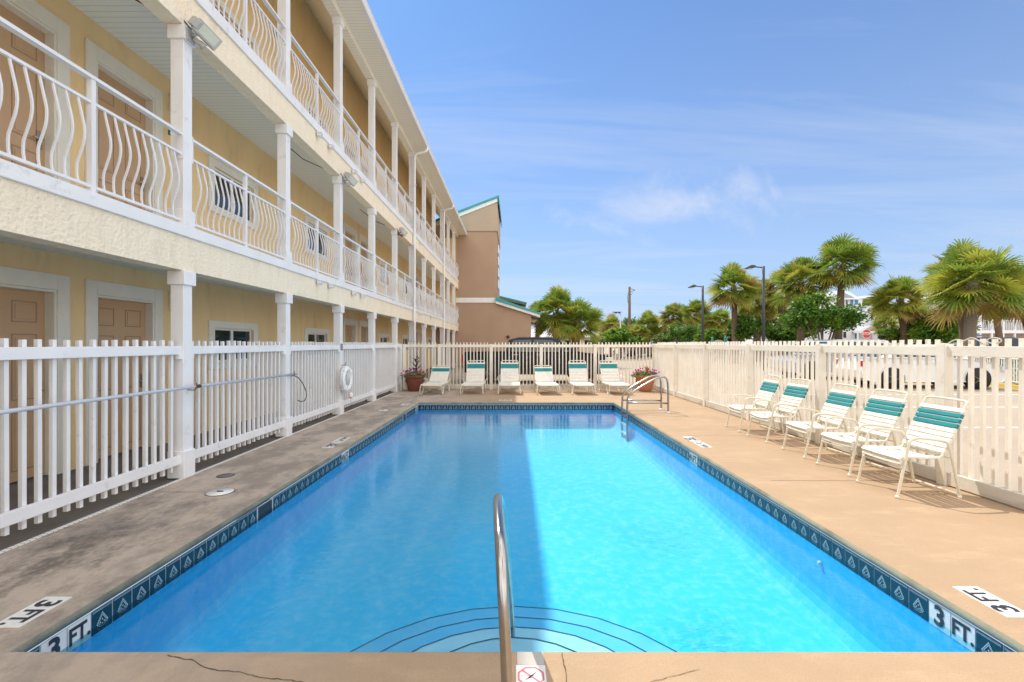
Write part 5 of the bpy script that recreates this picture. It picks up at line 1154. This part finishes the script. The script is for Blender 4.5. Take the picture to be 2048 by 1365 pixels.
# teal topped sign
Y = 37; a0 = at(1425, 680, Y); a1 = at(1451, 680, Y); o = thing('entrance_sign', ((a0.x+a1.x)/2, Y, -.03), 'tan arched sign board between two teal posts beyond right fence', 'sign')
for p in (a0, a1):
    q = MB(); q.box(p.x-.08, p.x+.08, Y-.08, Y+.08, -.03, at(0, 679, Y).z); pp = q.build('post', mat('teal_post', (.05, .35, .33), .5), o, bevel=.01); q = MB(); q.blob((p.x, Y, at(0, 677, Y).z), .10); q.build('finial', mat('teal_post', (.05, .35, .33), .5), pp)
q = MB(); w_ = a1.x-a0.x; pts = [(a0.x+.08, .9), (a1.x-.08, .9)]+[(a0.x+w_/2+(w_/2-.08)*cos(pi*k/8), 1.55+.25*sin(pi*k/8)) for k in range(9)]; q.prism(pts, 'Y', Y-.04, Y+.04); q.build('board', M_houseb, o)

# ------------------------------------------------------------ far buildings
Y = 62; o = thing('low_building', (7, Y, 0), 'long low tan building with white metal roof behind twin palms', 'building')
xa, xb = at(1050, 0, Y).x, at(1212, 0, Y).x
q = MB(); q.box(xa, xb-.3, Y, Y+8, -.03, 2.5); q.build('wall', M_houseb, o)
q = MB(); q.prism([(Y-.5, 2.42), (Y+4, 3.45), (Y+8.5, 2.42), (Y+8.5, 2.35), (Y+4, 3.3), (Y-.5, 2.32)], 'X', xa-.3, xb+.2); q.build('roof', M_roofw, o)
for k in range(4): q = MB(); x = xb-2.8-k*2.6; q.box(x, x+1.6, Y-.02, Y, 1.2, 1.95); q.build('window', M_glass, o)
for k in range(9): q = MB(); x = xa+k*1.2; q.box(x, x+.08, Y-.06, Y, 0, 2.4); q.build('pilaster', M_trimw, o)
def window_on(o, x0, x1, z0, z1, Y, m=M_glass):
    q = MB(); q.box(x0-.08, x1+.08, Y-.05, Y-.001, z0-.08, z1+.08); f = q.build('window', M_roofw, o); q = MB(); q.box(x0, x1, Y-.07, Y-.051, z0, z1); q.build('pane', m, f)
# white three storey house
Y = 66; X = lambda px: at(px, 0, Y).x; Z = lambda py: at(0, py, Y).z
o = thing('white_house', (X(1690), Y, 0), 'white three storey house with blue windows and white gabled roof', 'house')
q = MB(); q.box(X(1640), X(1724), Y, Y+9, 0, Z(598)); q.box(X(1724), X(1748), Y+.6, Y+9, 0, Z(622)); q.box(X(1748), X(1800), Y+.3, Y+9, 0, Z(640)); q.box(X(1530), X(1640), Y+1, Y+9, 0, Z(650)); q.build('wall', M_housew, o)
q = MB()
q.prism([(X(1630), Z(597)), (X(1668), Z(583)), (X(1690), Z(583)), (X(1712), Z(597)), (X(1712), Z(600)), (X(1630), Z(600))], 'Y', Y-.6, Y+9)
q.prism([(X(1700), Z(596)), (X(1735), Z(591)), (X(1750), Z(592)), (X(1750), Z(596)), (X(1700), Z(599))], 'Y', Y-.2, Y+9)
q.prism([(X(1715), Z(632)), (X(1738), Z(612)), (X(1804), Z(636)), (X(1804), Z(640)), (X(1738), Z(617)), (X(1715), Z(636))], 'Y', Y-.2, Y+9)
q.prism([(X(1525), Z(652)), (X(1580), Z(640)), (X(1645), Z(652)), (X(1645), Z(655)), (X(1525), Z(655))], 'Y', Y+.6, Y+9)
q.prism([(X(1702), Z(662)), (X(1724), Z(652)), (X(1745), Z(664)), (X(1745), Z(667)), (X(1702), Z(667))], 'Y', Y-1.6, Y); q.build('roof', M_roofw, o)
q = MB(); q.prism([(X(1655), Z(597)), (X(1680), Z(585.5)), (X(1703), Z(597))], 'Y', Y-.64, Y-.6); q.build('gable', mat('grey_gable', (.30, .38, .42), .6), o); q = MB(); q.prism([(X(1708), Z(663)), (X(1724), Z(654.5)), (X(1739), Z(663))], 'Y', Y-1.64, Y-1.6); q.build('gable', mat('grey_gable', (.30, .38, .42), .6), o)
for (a, b_, c_, e_) in ((1684, 1688, 601, 610), (1691, 1695, 601, 610), (1752, 1759, 634, 642), (1748, 1754, 662, 667), (1760, 1766, 662, 667), (1686, 1692, 664, 676)): window_on(o, X(a), X(b_), Z(e_), Z(c_), Y if a < 1724 else Y+.3)
for (a, b_, c_, e_) in ((1700, 1706, 600, 613), (1709, 1716, 600, 610), (1709, 1717, 664, 678)): window_on(o, X(a), X(b_), Z(e_), Z(c_), Y if c_ < 640 else Y-.02, M_blue)
for a in (1700, 1740): q = MB(); q.box(X(a), X(a+2), Y-1.5, Y-1.3, 0, Z(664)); q.build('porch_post', M_roofw, o)
q = MB(); q.box(X(1745), X(1770), Y-.8, Y-.7, Z(643), Z(642)); q.box(X(1745), X(1770), Y-.9, Y+.3, Z(653), Z(651))
for k in range(14): x = X(1745)+(X(1770)-X(1745))*k/13; q.box(x-.03, x+.03, Y-.78, Y-.72, Z(652), Z(643))
q.build('balcony', M_roofw, o)
# right balconied house
Y = 46; o = thing('balcony_house', (X(1990), Y, 0), 'pale two storey house with white balcony behind leaning palms, right edge', 'house')
q = MB(); q.box(X(1948), X(2300), Y+1.8, Y+10, 0, Z(596)); q.build('wall', M_houseb, o)
q = MB(); q.box(X(1948), X(2300), Y, Y+1.8, Z(667), Z(661)); q.box(X(1960), X(2300), Y, Y+1.8, Z(625), Z(617)); q.prism([(Y-.3, Z(596)), (Y+5, Z(570)), (Y+10, Z(596)), (Y+10, Z(598)), (Y-.3, Z(599))], 'X', X(1944), X(2305)); q.build('roof_and_slabs', M_roofw, o)
for k in range(7): q = MB(); x = X(1962)+k*(X(1985)-X(1962)); q.box(x-.07, x+.07, Y+.02, Y+.16, -.03, Z(600)); q.build('post', M_roofw, o)
q = MB(); q.box(X(1948), X(2300), Y+.03, Y+.08, Z(642), Z(640.5))
for k in range(110): x = X(1948)+k*.16; q.box(x-.02, x+.02, Y+.04, Y+.07, Z(661), Z(642))
q.build('balcony_railing', M_roofw, o)
for (a, b_, c_, e_) in ((1980, 1985, 628, 650), (1988, 2000, 627, 655), (2003, 2012, 627, 655), (1982, 1987, 669, 678)): window_on(o, X(a), X(b_), Z(e_), Z(c_), Y+1.8, M_glass if a != 1988 else M_housew)
Y = 46; q = MB(); q.box(at(1945, 0, 42).x, at(1962, 0, 42).x, 42, 44, 0, 2.2); o = q.build('shed', M_housew, bevel=.02); tag(o, 'small pale blue-white shed under the balconied house', 'shed')
q = MB(); q.box(at(1944, 0, 42).x, at(1963, 0, 42).x, 41.9, 44.1, 2.2, 2.3); q.build('roof', M_blue, o)
print('objects', len(bpy.data.objects), 'faces', sum(len(m.polygons) for m in bpy.data.meshes))
